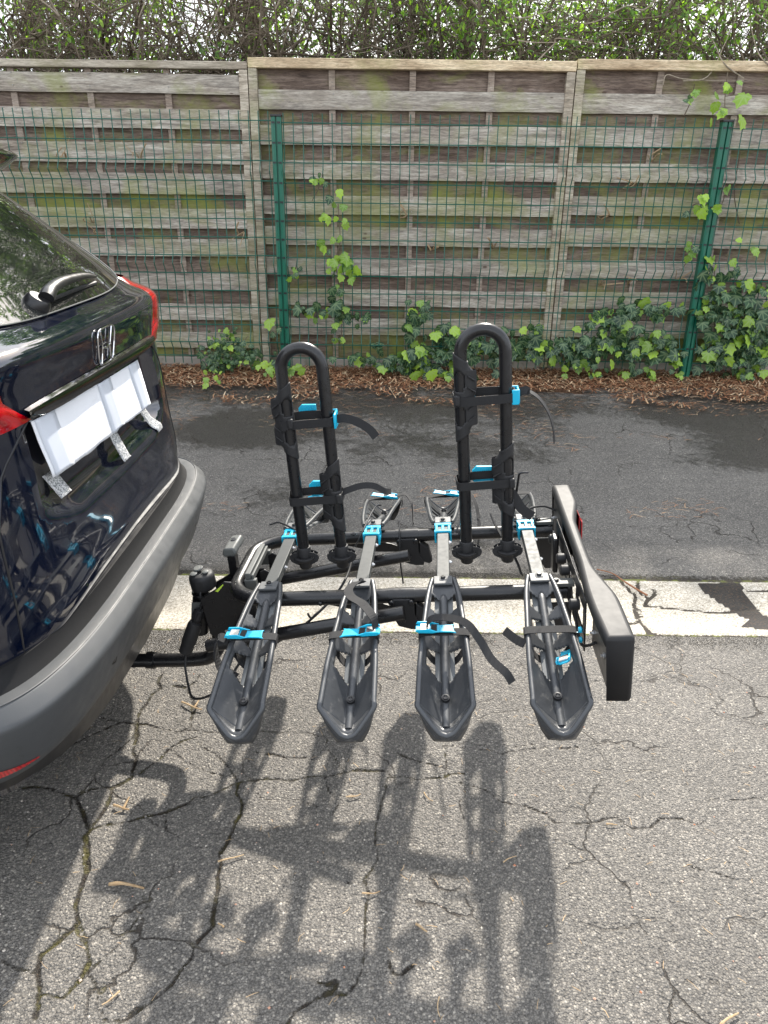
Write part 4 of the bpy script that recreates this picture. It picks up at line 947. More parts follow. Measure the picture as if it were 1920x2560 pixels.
# hoops with frame holders
def hoop(xa, xb, ytop, ylow, upleft):
    Y = .15; r = .0158; zb = -.015; R2 = (xb-xa)/2; zc = ytop-R2
    pts = [V((xa, Y, zb)), V((xa, Y, zc*.5)), V((xa, Y, zc))]+[V((xa+R2-R2*math.cos(a), Y, zc+R2*math.sin(a))) for a in [k*math.pi/14 for k in range(1, 14)]]+[V((xb, Y, zc)), V((xb, Y, zc*.5)), V((xb, Y, zb))]
    h = rb('hoop', MB().tube(pts, r, 20, up=(0, 1, 0)), 'steel_black', smooth=True)
    for x in (xa, xb):
        k = MB()
        k.lathe([(.0195, .006), (.0195, .034), (.0185, .036), (.0165, .036)], (x, Y, zb), (0, 0, 1), 20)
        k.lathe([(.014, -.030), (.017, -.026), (.019, -.010), (.030, .0), (.030, .006)], (x, Y, zb), (0, 0, 1), 20)
        bot = [(-.041, .008), (-.0405, .0), (-.036, -.008), (-.026, -.013), (-.018, -.017), (.018, -.017), (.026, -.013), (.036, -.008), (.0405, .0), (.041, .008)]
        k.prism(bot, -.0125, .0125, lambda a, b, h_: V((x+a, Y+h_*(1-.35*abs(a)/.041), zb+b)))
        for s in (-1, 1):
            for yy in (-1, 1):
                k.prism([(s*.012, .0081), (s*.0405, .0081), (s*.039, .0125), (s*.030, .019), (s*.012, .024)], .0085, .0115, lambda a, b, h_: V((x+a, Y+yy*h_*(1-.25*abs(a)/.041), zb+b)))
            k.box((min(x+s*.025, x+s*.0275), Y-.0083, zb+.0082), (max(x+s*.025, x+s*.0275), Y+.0083, zb+.018))
            k.box((min(x+s*.037, x+s*.040), Y-.0083, zb+.0082), (max(x+s*.037, x+s*.040), Y+.0083, zb+.0125))
        rb('clamp_knob', k, 'rubber', parent=rack, bevel=.0015)
    # frame holder sleeves
    def sleeve(x, z0, z1, ins):
        rr = .0186; rows = []; nz = 44; na = 28; zm = (z0+z1)/2
        for i in range(nz+1):
            z = z0+(z1-z0)*i/nz; t = i/nz; row = []
            fl = .020*(sstep(.02, .18, t)*sstep(.98, .82, t))*(1-.35*math.exp(-((t-.5)/.07)**2))
            for k in range(na):
                a = 2*math.pi*k/na; q = rr+.0012*math.exp(-((t-.5)/.05)**2)
                dx = math.cos(a); ex = fl*max(0, dx*ins)**3
                row.append(V((x+dx*(q+ex), Y+math.sin(a)*q, z+.012*dx*ins*(1 if t > .5 else -1)*(-1 if t > .85 or t < .15 else 0))))
            rows.append(row)
        def keep(i, k):
            t = (i+.5)/nz; a = 2*math.pi*(k+.5)/na
            de = math.degrees(math.atan2(math.cos(a)*(-ins), -math.sin(a)))  # 0 = facing -Y, positive = away from the flange
            for c, ht in ((.29, .125), (.71, .125)):
                if (abs((de-26)/50)**3+abs((t-c)/ht)**3) < 1: return False
            return True
        m = MB(); m.grid(rows, close=True, keep=keep)
        # ribs on the flange
        for c, sl in ((.22, .012), (.36, .012), (.64, -.012), (.78, -.012)):
            z = z0+(z1-z0)*c
            m.tube([(x+ins*.016, Y-.016, z), (x+ins*.034, Y-.010, z+sl*1.1)], .0022, 6)
        s_ = rb('frame_holder', m, 'rubber', smooth=True, solid=.0028)
        k = MB(); k.box((x-ins*.012-.007, Y-.030, zm-.014), (x-ins*.012+.007, Y-.018, zm+.012)); rb('latch', k, 'rubber', parent=s_, bevel=.003)
        # strap round both legs
        za = .0205; zs_ = zm-.004; y1 = Y-.0225; y2 = Y+.0225
        X0, X1 = xa-.020, xb+.020
        lp = cr([V((X0+.004, y1+.004, zs_-.003)), V((X0+.018, y1-.001, zs_-.002)), V(((X0+X1)/2, y1, zs_)), V((X1-.018, y1-.001, zs_+.002)), V((X1-.004, y1+.004, zs_+.003)), V((X1, Y, zs_+.006)), V((X1-.006, y2-.004, zs_+.010)), V(((X0+X1)/2, y2, zs_+.012)), V((X0+.006, y2-.004, zs_+.008)), V((X0, Y, zs_+.003))], 5, closed=True)
        rb('frame_strap', MB().ribbon(lp+[lp[0]], V((0, 0, 1)), .0225, .0022), 'webbing')
        return zs_
    zhi, zlo = upleft
    a = sleeve(xa, zhi[0], zhi[1], 1 if xa > 0 else -1); b = sleeve(xb, zlo[0], zlo[1], -1)
    return a, b
zc1 = hoop(-.385, -.280, .566, 0, ((.290, .470), (.075, .262)))
zc2 = hoop(.0645, .1745, .584, 0, ((.315, .520), (.100, .285)))
# strap buckles of the hoops
m = MB()
def cam(cx, cy, cz, wx, hz, th=.010):
    m = MB(); n = 7
    m.prism([(-.5*wx, -.32*hz), (-.36*wx, -.5*hz), (.5*wx, -.42*hz), (.5*wx, .46*hz), (-.30*wx, .5*hz), (-.5*wx, .25*hz)], 0, th, lambda a, b, h: V((cx+a, cy+h, cz+b)))
    for k in range(n): m.box((cx-.30*wx+k*.105*wx, cy-.0022, cz-.38*hz), (cx-.27*wx+k*.105*wx, cy-.0001, cz+.36*hz))
    return rb('strap_buckle', m, 'blue_plastic', bevel=.0012)
cam(-.335, .174, zc1[0]+.022, .046, .034)
m = MB(); m.box((-.262, .125, zc1[0]-.016), (-.256, .178, zc1[0]+.022)); m.box((-.278, .172, zc1[0]-.0), (-.2561, .178, zc1[0]+.024)); rb('strap_buckle', m, 'blue_plastic', bevel=.002)
cam(-.325, .174, zc1[1]+.016, .060, .044)
cam(.114, .174, zc2[1]+.012, .056, .046)
m = MB(); m.box((.188, .128, zc2[0]-.016), (.206, .134, zc2[0]+.022)); m.box((.202, .1341, zc2[0]-.014), (.208, .172, zc2[0]+.020)); m.box((.095, .172, zc2[0]+.012), (.208, .178, zc2[0]+.022)); m.box((.094, .170, zc2[0]-.002), (.099, .1785, zc2[0]+.021)); rb('strap_buckle', m, 'blue_plastic', bevel=.002)
tail([(-.256, .150, zc1[0]+.004), (-.235, .150, zc1[0]+.004), (-.205, .148, zc1[0]-.006), (-.175, .145, zc1[0]-.026), (-.158, .142, zc1[0]-.048)], .022, V((0, .25, 1)))
tail([(.205, .150, zc2[0]+.010), (.225, .150, zc2[0]+.014), (.255, .150, zc2[0]-.006), (.280, .150, zc2[0]-.045), (.292, .150, zc2[0]-.085), (.296, .150, zc2[0]-.125)], .020, [V((0, .3, 1))]*8+[V((.25, .95, .1))]*23)
tail([(-.262, .150, zc1[1]+.012), (-.240, .150, zc1[1]+.020), (-.205, .158, zc1[1]+.026), (-.175, .17, zc1[1]+.018), (-.150, .20, zc1[1]-.01), (-.140, .25, zc1[1]-.03)], .017, V((0, .5, 1)))
tail([(.186, .155, .155), (.200, .155, .130), (.215, .155, .105), (.242, .150, .085)], .026, V((.3, .2, 1)), 'strap_end')
# small rods and screws beside the hoops
def rod(pts, r=.0026): rb('hook_rod', MB().tube(cr([V(q) for q in pts], 5), r, 8), 'steel_black', smooth=True)
rod([(.178, .20, .01), (.190, .20, .04), (.208, .20, .165), (.214, .20, .190), (.236, .20, .192)], .0032)
rod([(-.255, .24, -.03), (-.235, .27, .0), (-.215, .36, .02), (-.200, .40, .03), (-.185, .40, .032)])
rod([(-.52, .33, .012), (-.49, .33, .018), (-.45, .31, .008), (-.41, .28, .0)], .003)
rod([(.032, .28, -.02), (.042, .29, -.005), (.052, .33, .01), (.066, .34, .012)])
for q in ((.196, .19, .022), (.034, .19, .022), (-.248, .19, .035), (-.40, .19, .03)): rb('bolt', MB().lathe([(.003, -.008), (.003, -.003), (.0055, -.003), (.0055, .004), (.003, .004), (.003, .009)], q, (1, 0, 0), 8), 'steel_black')
for x in XB:
    for y in (.09, .21): rb('bolt', MB().lathe([(.0055, 0), (.0055, .004), (.003, .004), (.003, .007)], (x+.0165, y, -.012), (1, 0, 0), 8), 'bright_metal')

# cross brackets and handle near the car
m = MB(); m.box((-.535, .060, -.030), (-.520, .250, -.012)); m.box((-.519, .062, -.034), (-.512, .248, -.018)); m.box((-.538, .055, -.075), (-.505, .072, -.0301)); m.box((-.538, .235, -.075), (-.505, .252, -.0301))
rb('foot_lever', m, 'lever_grey', bevel=.002)
for y in (.10, .205):
    m = MB(); m.prism([(-.505, -.03), (-.490, -.022), (-.470, -.036), (-.465, -.075), (-.48, -.10), (-.505, -.09)], y, y+.006, lambda a, b, h: V((a, h, b)))
    rb('lever_bracket', m, 'steel_black', bevel=.0015)
# coupling plates
for y, q in ((.070, 0), (.200, .022)):
    m = MB(); m.prism([(-.675, -.090-q), (-.625, -.062-q), (-.600, -.040-q), (-.545, -.048-q), (-.520, -.070), (-.520, -.235), (-.575, -.250), (-.635, -.235), (-.665, -.205)], y, y+.006, lambda a, b, h: V((a, h, b)))
    rb('coupling_plate', m, 'steel_black', bevel=.002)
m = MB(); m.prism([(-.632, -.012), (-.626, .004), (-.596, .006), (-.590, -.010), (-.594, -.020), (-.628, -.022)], .185, .262, lambda a, b, h: V((a+(h-.185)*.10, h, b+(h-.185)*.12)))
lv_ = rb('release_lever', m, 'lever_grey', bevel=.006, seg=3); MB().lathe([(.008, 0), (.0085, .0012), (.006, .0016)], (-.607, .235, .0115), (0, -.12, 1), 14).build('lever_pin', M['steel_black'], lv_)
rb('lever_post', MB().box((-.622, .195, -.085), (-.598, .225, -.0225)), 'steel_black', bevel=.002)
m = MB(); m.prism([(-.60, -.20), (-.575, -.15), (-.54, -.15), (-.52, -.17), (-.52, -.255), (-.56, -.275), (-.60, -.255)], .02, .0699, lambda a, b, h: V((a, h, b))); rb('coupling_bracket', m, 'steel_black', bevel=.012, seg=3)
rb('plate_rivet', MB().lathe([(.005, 0), (.005, .003)], (-.615, .0695, -.195), (0, -1, 0), 10), 'bright_metal')
rb('sticker', MB().prism([(-.628, -.067), (-.602, -.046), (-.602, -.050), (-.620, -.070)], .0685, .0692, lambda a, b, h: V((a, h, b))), 'lime_sticker')
m = MB(); m.box((-.660, .0765, -.215), (-.55, .199, -.125)); rb('coupling_body', m, 'steel_black', bevel=.003)
# turning knob with key cap
m = MB(); n = 10
m.lathe([(.030, -.030), (.037, -.026), (.0375, .008), (.033, .018), (.022, .022)], (-.683, .135, -.062), (-.05, -.05, 1), n); k = rb('coupling_knob', m, 'rubber', bevel=.004, seg=3)
m = MB(); m.lathe([(.013, 0), (.014, .003), (.012, .005)], (-.692, .142, -.034), (-.1, -.15, 1), 16); m.lathe([(.009, 0), (.0095, .003), (.008, .004)], (-.668, .128, -.038), (-.05, -.15, 1), 14); m.lathe([(.010, 0), (.0105, .003), (.008, .004)], (-.700, .122, -.040), (-.05, -.15, 1), 14); rb('key_cap', m, 'lever_grey', parent=k, smooth=True)
m = MB(); m.tube([(-.690, .135, -.092), (-.694, .135, -.120)], .020, 16); m.tube([(-.694, .135, -.104), (-.695, .135, -.109)], .026, 16); m.tube([(-.696, .135, -.12), (-.722, .140, -.235)], [.024, .027], 18); k = rb('coupling_sleeve', m, 'steel_black', smooth=True)
m = MB(); m.prism([(-.716, -.122), (-.688, -.122), (-.706, -.222), (-.736, -.222)], .1070, .1078, lambda a, b, h: V((a, h, b))); lb = rb('info_label', m, 'lever_grey', parent=k)
m = MB()
for j, (a, b) in enumerate(((-.706, -.155), (-.707, -.163), (-.708, -.172))): m.box((a, .1062, b), (a+.007, .1069, b+.005))
for j in range(5): m.box((-.727+j*.0006, .1062, -.20-j*.004), (-.712, .1069, -.1990-j*.004))
rb('label_print', m, 'steel_black', parent=k)
# connector plug and cable
m = MB(); a, b = V((-.690, .092, -.138)), V((-.752, .082, -.268)); d = (b-a)
rr = [(0, .012), (.05, .0135), (.20, .0150), (.22, .0125), (.28, .0125), (.29, .0175), (.36, .0205), (.75, .0215), (.76, .0195), (1.0, .0195)]
m.tube([a+d*t for t, _ in rr], [r for _, r in rr], 20); k = rb('plug', m, 'rubber', smooth=True)
g = MB()
for q in range(8):
    an = q*math.pi/4; dd = d.normalized(); e1 = dd.cross(V((0, 1, 0))).normalized(); e2 = dd.cross(e1)
    off = (e1*math.cos(an)+e2*math.sin(an))*.0138; g.tube([a+off+d*.02, a+off*1.1+d*.17], .0018, 5)
rb('plug_ribs', g, 'rubber', parent=k, smooth=True)
def cable(pts, r=.0035): rb('cable', MB().tube(cr([V(q) for q in pts], 8), r, 8), 'rubber', smooth=True)
cable([(-.690, .092, -.138), (-.682, .096, -.115), (-.684, .10, -.095), (-.68, .11, -.08)], .0035)
cable([(-.750, .080, -.268), (-.748, .05, -.30), (-.728, .0, -.33), (-.695, -.06, -.325), (-.645, -.09, -.30), (-.59, -.10, -.26), (-.54, -.08, -.20)])
cable([(-.715, .18, -.09), (-.735, .18, -.14), (-.742, .17, -.20), (-.735, .16, -.25)], .003)
cable([(-.44, -.09, -.14), (-.38, -.03, -.13), (-.33, .0, -.10), (-.29, .06, -.08), (-.27, .14, -.07), (-.26, .20, -.05)])
cable([(-.36, -.01, -.10), (-.355, .0, -.118), (-.34, .02, -.115)], .003)
cable([(-.129, .345, .0), (-.129, .30, -.03), (-.130, .28, -.10), (-.126, .28, -.175)], .0024)

# lamp board
out = [(.380, -.405), (.381, -.25), (.372, -.19), (.357, -.11), (.354, -.04), (.356, .12), (.359, .19), (.378, .285), (.382, .33), (.381, .438)]
inn = [(.334, .440), (.330, -.06), (.322, -.20), (.321, -.28), (.326, -.400), (.331, -.407)]
def T(a, b, h): return V((a, b, h))
def arc_low(y): return interp(y, [-.41, -.22, -.12, .15, .25, .44], [-.092, -.090, -.030, -.030, -.088, -.092])
m = MB(); n_ = len(out)
oc = cr([V((a, b, 0)) for a, b in out], 3); ic = [V((interp(q.y, [-.41, -.28, -.20, -.06, .44], [.327, .321, .322, .330, .334]), q.y, 0)) for q in oc]
top = .058
rows = []
for o_, i_ in zip(oc, ic):
    lz = arc_low(o_.y)
    rows.append([V((i_.x, i_.y, top-.020)), V((i_.x, i_.y, top)), V((o_.x, o_.y, top)), V((o_.x, o_.y, lz)), V((o_.x-.008, o_.y, lz))])
m.grid([list(reversed(r)) for r in rows])
e0 = rows[0]; m.add([V((.327, -.405, .058)), V((.380, -.405, .058)), V((.380, -.405, -.092)), V((.331, -.405, -.092))], [(0, 1, 2, 3)])
e1 = rows[-1]; m.add([V((.334, .438, .058)), V((.381, .438, .058)), V((.381, .438, -.092)), V((.334, .438, -.092))], [(3, 2, 1, 0)])
lb = m.build('lamp_board', M['board_plastic'], rack)
md = lb.modifiers.new('weld', 'WELD'); md.merge_threshold = .0006
md = lb.modifiers.new('bevel', 'BEVEL'); md.width = .009; md.segments = 4; md.limit_method = 'ANGLE'; md.angle_limit = R(50)
md = lb.modifiers.new('solidify', 'SOLIDIFY'); md.thickness = .0028; md.offset = -1
lb.data.shade_smooth(); lb.data.set_sharp_from_angle(angle=R(60))
# lamp backs, lenses, plate holder
for (ya, yb) in ((-.395, -.215), (.235, .425)):
    m = MB(); m.box((.334, ya, -.082), (.366, yb, .030)); k = rb('lamp_housing', m, 'black_trim', bevel=.010, seg=3)
    b = MB()
    for (yy, zz) in ((ya+.03, -.01), (yb-.03, -.03)): b.lathe([(.006, 0), (.006, .004), (.003, .004), (.003, .009)], (.3335, yy, zz), (-1, 0, 0), 8)
    rb('housing_screw', b, 'bright_metal', parent=k)
    m = MB(); m.box((.3815, ya+.02, -.075), (.3842, yb-.02, .035)); rb('tail_lamp', m, 'red_lamp', bevel=.005, seg=3)
rb('red_reflector', MB().box((.3795, .205, -.045), (.3835, .232, .040)), 'red_lamp', bevel=.0015)
m = MB(); m.box((.318, -.215, -.100), (.322, .245, -.055)); m.box((.318, -.215, .0), (.322, .245, .034))
for y in (-.20, -.10, .03, .13, .23): m.box((.3181, y-.016, -.0549), (.3219, y+.012, -.0001))
rb('plate_holder', m, 'black_trim', bevel=.002)
for (y, z) in ((-.15, -.012), (.0, .0), (.065, .0), (.21, -.012)):
    m = MB(); m.lathe([(.013, 0), (.014, .004), (.014, .020), (.010, .024)], (.317, y, z), (-1, 0, 0), 14); rb('holder_knob', m, 'rubber', smooth=True)
rb('holder_slab', MB().box((.296, .145, -.085), (.310, .185, .018)), 'black_trim', bevel=.004)
rb('cable', MB().tube(cr([V(q) for q in [(.312, -.12, -.03), (.309, -.17, -.06), (.311, -.22, -.075), (.322, -.25, -.06), (.332, -.27, -.04)]], 6), .0035, 8), 'rubber', smooth=True)
rb('cable', MB().tube(cr([V(q) for q in [(.245, .345, .01), (.26, .36, .02), (.30, .375, .018), (.335, .37, .005)]], 6), .0035, 8), 'rubber', smooth=True)
for y in (YF-.006, YR+.006):
    m = MB(); m.prism([(.268, -.010), (.274, -.016), (.322, -.016), (.322, .014), (.274, .014), (.268, .008)], -.020, -.010, lambda a, b, h: V((a, y+b, h))); k = rb('board_tab', m, 'lever_grey', bevel=.0015)
    rb('tab_screw', MB().lathe([(.007, 0), (.007, .003), (.004, .006), (.0025, .006), (.0025, .004)], (.279, y, -.0098), (0, 0, 1), 14), 'steel_black', parent=k, smooth=True)
    m = MB(); m.prism([(.235, -.066), (.312, -.066), (.317, -.030), (.317, -.165), (.300, -.165)], y-.012, y-.006, lambda a, b, h: V((a, h, b))); m.box((.306, y-.018, -.060), (.316, y+.018, -.0205))
    rb('side_plate', m, 'steel_black', bevel=.002)
    rb('frame_cap', MB().tube([(.296, y+.006*(1 if y < .1 else -1), ZB), (.3185, y+.006*(1 if y < .1 else -1), ZB)], .0203, 18), 'black_trim', smooth=True)
# small turquoise lettering on the top of the lamp board
def marks():
    m = MB(); segs_ = []
    y = .175
    for g in range(7):
        y0 = y-g*.0145; pat = [((0, 0), (0, 1)), ((0, 1), (1, 1)), ((1, 1), (1, 0))] if g % 3 == 0 else ([((0, 0), (1, 0)), ((0, 0), (0, 1)), ((1, 0), (1, 1))] if g % 3 == 1 else [((0, 0), (1, 1)), ((0, 1), (1, 1)), ((0, 0), (1, 0))])
        for (a, b), (c, d) in pat:
            p1 = V((.3385+.007*a, y0-.008*b, .0584)); p2 = V((.3385+.007*c, y0-.008*d, .0584)); dd = (p2-p1).normalized(); s = V((-dd.y, dd.x, 0))*.0006
            m.add([p1-s, p2-s, p2+s, p1+s], [(0, 1, 2, 3)])
    rb('brand_mark', m, 'blue_plastic')
marks()

# ------------------------------------------------------------------ car (X = rearwards, Y = across to the fence, Z up)
CPS = R(.5)
CM = Matrix.Translation((-.65, 1.84, 0)) @ Matrix.Rotation(-CPS, 4, 'Z')
car = thing('parked_car', 'dark navy family car with grey plastic bumper, seen at its rear end', 'car', CM)
def cb(name, m, mat, **kw): return m.build(name, M[mat], kw.pop('parent', car), **kw)
# z, a(centre), half width, corner depth
BR = [(.30, -.075, .645, .24), (.45, -.040, .690, .26), (.58, -.028, .700, .28), (.66, -.018, .700, .30), (.74, -.018, .698, .30), (.80, -.024, .694, .30), (.86, -.030, .690, .30), (.95, -.036, .682, .29), (1.05, -.042, .668, .28), (1.12, -.040, .655, .27),
      (1.17, -.034, .645, .26), (1.197, -.036, .638, .26), (1.215, -.055, .630, .26), (1.232, -.098, .618, .25), (1.30, -.185, .600, .24), (1.40, -.315, .575, .23), (1.50, -.450, .550, .22), (1.545, -.520, .530, .22)]
BZ = [r[0] for r in BR]
def prof(z):
    # smooth (Catmull-Rom) lookup
    i = 0
    while i < len(BR)-2 and z > BR[i+1][0]: i += 1
    t = min(1, max(0, (z-BR[i][0])/(BR[i+1][0]-BR[i][0])))
    p0 = BR[max(0, i-1)]; p1 = BR[i]; p2 = BR[i+1]; p3 = BR[min(len(BR)-1, i+2)]; out_ = []
    for k in (1, 2, 3):
        d1 = (p2[k]-p0[k])/(p2[0]-p0[0])*(p2[0]-p1[0]) if p2[0] != p0[0] else 0
        d2 = (p3[k]-p1[k])/(p3[0]-p1[0])*(p2[0]-p1[0]) if p3[0] != p1[0] else 0
        h00 = 2*t**3-3*t*t+1; h10 = t**3-2*t*t+t; h01 = -2*t**3+3*t*t; h11 = t**3-t*t
        out_.append(h00*p1[k]+h10*d1+h01*p2[k]+h11*d2)
    return out_
NEXP = 4.0
def surf(phi, z, off=0.0, A=None):
    """phi in [-90,90] degrees round the rear end; beyond that the straight flanks"""
    a, wd, dp = A if A else prof(z)
    ph = max(-90, min(90, phi)); s = abs(math.sin(R(ph)))**(2/NEXP); c = max(0, math.cos(R(ph)))**(2/NEXP)
    x = a-dp*(1-c); y = math.copysign(wd*s, ph)
    if abs(phi) > 90: x -= (abs(phi)-90)*.04; 
    # outward normal in plan
    if off:
        if abs(phi) >= 89.5: nx, ny = 0, math.copysign(1, phi)
        else:
            e = .5; p1 = surf(ph-e, z, 0, A); p2 = surf(ph+e, z, 0, A); tx, ty = p2.x-p1.x, p2.y-p1.y; l = math.hypot(tx, ty) or 1; nx, ny = ty/l, -tx/l
        x += nx*off; y += ny*off
    return V((x, y, z))
def phi_of_b(b, z):
    wd = prof(z)[1]; q = min(1, abs(b)/wd); return math.copysign(math.degrees(math.asin(q**(NEXP/2))), b)
def on_car(b, z, off=0.0): return surf(phi_of_b(b, z), z, off)
# recess for the number plate
def recess(b, z):
    fx = sstep(.425, .375, abs(b)*(1+.10*(1.0-z))); lo = .825+.05*(abs(b)/.40)**3; fz = sstep(lo-.012, lo+.028, z)*sstep(1.068, 1.060, z)
    return .042*fx*fz
def crease(b, z): return .010*math.exp(-((z-(.70-.06*(b/.5)**2))/.035)**2)
bs = [k/70*.60 for k in range(-70, 71)]
phs = []
for k in range(-46, 47): phs.append(90*math.copysign(abs(k/46)**.62, k))
cols = [-150, -130, -115, -104, -97, -93]+phs+[93, 97, 104, 115, 130, 150]
zz = [.30+.015*k for k in range(int((.81-.30)/.015))]+[.80+.006*k for k in range(48)]+[1.09+.007*k for k in range(22)]+[1.25+.02*k for k in range(15)]
rows = []
for z in zz:
    row = []
    for ph in cols:
        q = surf(ph, z)
        if abs(ph) < 88:
            d = recess(q.y, z); cre = crease(q.y, z)*sstep(.66, .45, abs(q.y))
            q = q+V((-d+cre, 0, 0))
        row.append(q)
    rows.append(row)
# roof and forward end
zt = zz[-1]; last = rows[-1]
for k, (dz, sx) in enumerate(((.020, .97), (.034, .90), (.040, .6), (.042, .2), (.042, 0))):
    rows.append([V((p_.x-(.05*(k+1)), p_.y*sx, zt+dz)) for p_ in last])
m = MB(); m.grid(rows); body = cb('body_shell', m, 'paint_navy', smooth=True)
# front half of the car (behind the picture's edge)
m = MB()
xs = [-2.55, -2.56, -2.9, -3.4, -3.75, -3.95]; side = []
for x, zr_, wd in ((-.62, 1.58, .53), (-1.2, 1.625, .55), (-2.2, 1.60, .55), (-2.75, 1.22, .60), (-3.5, 1.08, .62), (-3.85, .95, .58), (-3.93, .62, .55), (-3.90, .30, .5)):
    n = 9; side.append([V((x, wd*math.copysign(abs(math.sin(R(-90+180*k/(n-1))))**.6, -90+180*k/(n-1)), zr_-.10*(abs(-1+2*k/(n-1))**3))) for k in range(n)])
m.grid(side); cb('roof_panel', m, 'roof_paint', smooth=True)
m = MB()
for s in (-1, 1):
    g = [[V((x, s*wd, z)) for z, wd in zip((.32, .6, .95, zr2), (.66, .698, .68, w2))] for x, zr2, w2 in ((-2.6, 1.30, .62), (-3.2, 1.12, .63), (-3.8, .98, .58))]
    m.grid(g)
cb('front_wing', m, 'roof_paint', smooth=True)
m = MB(); m.box((-3.8, -.52, .345), (-.20, .52, .37)); cb('underbody', m, 'black_trim')
for s in (-1, 1):
    m = MB(); m.prism([(-2.75, 1.16), (-.95, 1.19), (-.72, 1.30), (-.95, 1.50), (-2.15, 1.50)], .640, .655, lambda a, b, h: V((a, s*(h-.075*(b-1.16)/.3), b))); cb('side_window', m, 'tinted_glass')
for x in (-3.2, -.88):
    for s in (-1, 1):
        wh = MB().lathe([(.18, -.09), (.27, -.09), (.285, -.06), (.285, .06), (.27, .09), (.18, .09)], (x, s*.60, .285), (0, 1, 0), 32); k = cb('wheel', wh, 'tyre_rubber', smooth=True)
        MB().lathe([(.03, .0), (.18, .02), (.185, .05)], (x, s*(.60)+s*.03, .285), (0, s, 0), 20).build('rim', M['bright_metal'], k, smooth=True)
# rear window, slightly proud of the shell
rows = []
for i in range(30):
    t = i/29; z = 1.236+(1.535-1.236)*t; w_ = interp(z, [1.236, 1.26, 1.30, 1.535], [.44, .485, .50, .455]); row = []
    for k in range(41):
        b = w_*(-1+2*k/40); dip = .018*(abs(b)/w_)**4*(1-t)**6
        q = on_car(b, z+dip, 0); row.append(q+V((.0045, 0, .0035)))
    rows.append(row)
m = MB(); m.grid(rows); cb('rear_window', m, 'tinted_glass', smooth=True)
# bright bead round the window foot
m = MB(); pts = [rows[k][-1]+V((.002, .001, 0)) for k in range(10, -1, -1)]+[q+V((.002, 0, -.001)) for q in reversed(rows[0])]
m.tube(pts, .0016, 6); cb('window_seal', m, 'lever_grey', smooth=True)
# roof spoiler
m = MB(); rows = []
for k in range(31):
    b = -.48+.96*k/30; c = 1-(abs(b)/.50)**10*.5; bx = -.62+.292*c-.06*b*b
    rows.append([V((-.68, b, 1.588)), V((bx-.02, b, 1.586)), V((bx, b, 1.574)), V((bx-.004, b, 1.566)), V((bx-.05, b, 1.538)), V((-.60, b, 1.515)), V((-.68, b, 1.52))])
m.grid(rows); m.add(rows[0], [(0, 1, 2, 3, 4, 5, 6)]); m.add(rows[-1], [(6, 5, 4, 3, 2, 1, 0)]); cb('spoiler', m, 'paint_navy', smooth=True)
# strip above the plate
m = MB(); rows = []
for k in range(61):
    b = -.415+.83*k/60; e = (abs(b)/.415)**8
    ps = [on_car(b, z_)+V((o__, 0, 0)) for z_, o__ in ((1.0665+.012*e, .002), (1.070+.010*e, .010), (1.085, .013), (1.098-.004*e, .010), (1.103-.006*e, .001))]
    rows.append(ps)
m.grid(rows); cb('garnish', m, 'chrome_dark' if 'chrome_dark' in M else 'black_trim', smooth=True)
# emblem
def emblem():
    m = MB(); C_ = (0.0, 1.145)
    def E(u, v, o=.006): return on_car(C_[0]+u, C_[1]+v, 0)+V((o, 0, 0))
    ring = []
    for a in range(0, 360, 10):
        ca, sa = math.cos(R(a)), math.sin(R(a)); u = .054*math.copysign(abs(ca)**.42, ca); v = .043*math.copysign(abs(sa)**.45, sa); u *= 1+.12*v/.042
        ring.append(E(u, v))
    m.tube(ring+[ring[0]], .0024, 8)
    for s in (-1, 1):
        pts = [E(s*.039, .039), E(s*.028, .010), E(s*.0255, -.012), E(s*.032, -.039)]
        m.tube(cr(pts, 4), [.0034]*3+[.0024]*7+[.0030]*3, 8, sx=.8, sy=1.2)
    m.tube([E(-.027, -.002), E(0, -.006), E(.027, -.002)], .0034, 8)
    return cb('emblem', m, 'chrome', smooth=True)
emblem()
# tail lamps
def lamp(sgn):
    rows = []; rc = []
    for i in range(25):
        z = 1.072+(1.250-1.072)*i/24; t = i/24
        wd = prof(z)[1]; bi = interp(t, [0, .12, .3, .6, 1], [.395, .43, .475, .49, .50]); p0 = phi_of_b(bi, z); p1 = interp(t, [0, .1, .3, .7, 1], [58, 72, 86, 88, 74]); row = []
        if p1 < p0+1: p1 = p0+1
        for k in range(17):
            ph = p0+(p1-p0)*k/16; o = (.018*math.sin(math.pi*k/16)**.6+.002)*(sstep(0, .25, t)*.7+.3)*(1 if 0 < k < 16 else -.0); row.append(surf(sgn*ph, z, o))
        rows.append(row if sgn > 0 else list(reversed(row)))
    m = MB(); m.grid(rows); k = cb('tail_light', m, 'red_lamp', smooth=True)
    rr = [[q+ (q-V((-.5, 0, q.z))).normalized()*.0022 for q in (r[4:10] if sgn > 0 else r[7:13])] for r in rows[6:15]]
    MB().grid(rr).build('clear_lens', M['clear_lamp'], k, smooth=True)
lamp(1); lamp(-1)
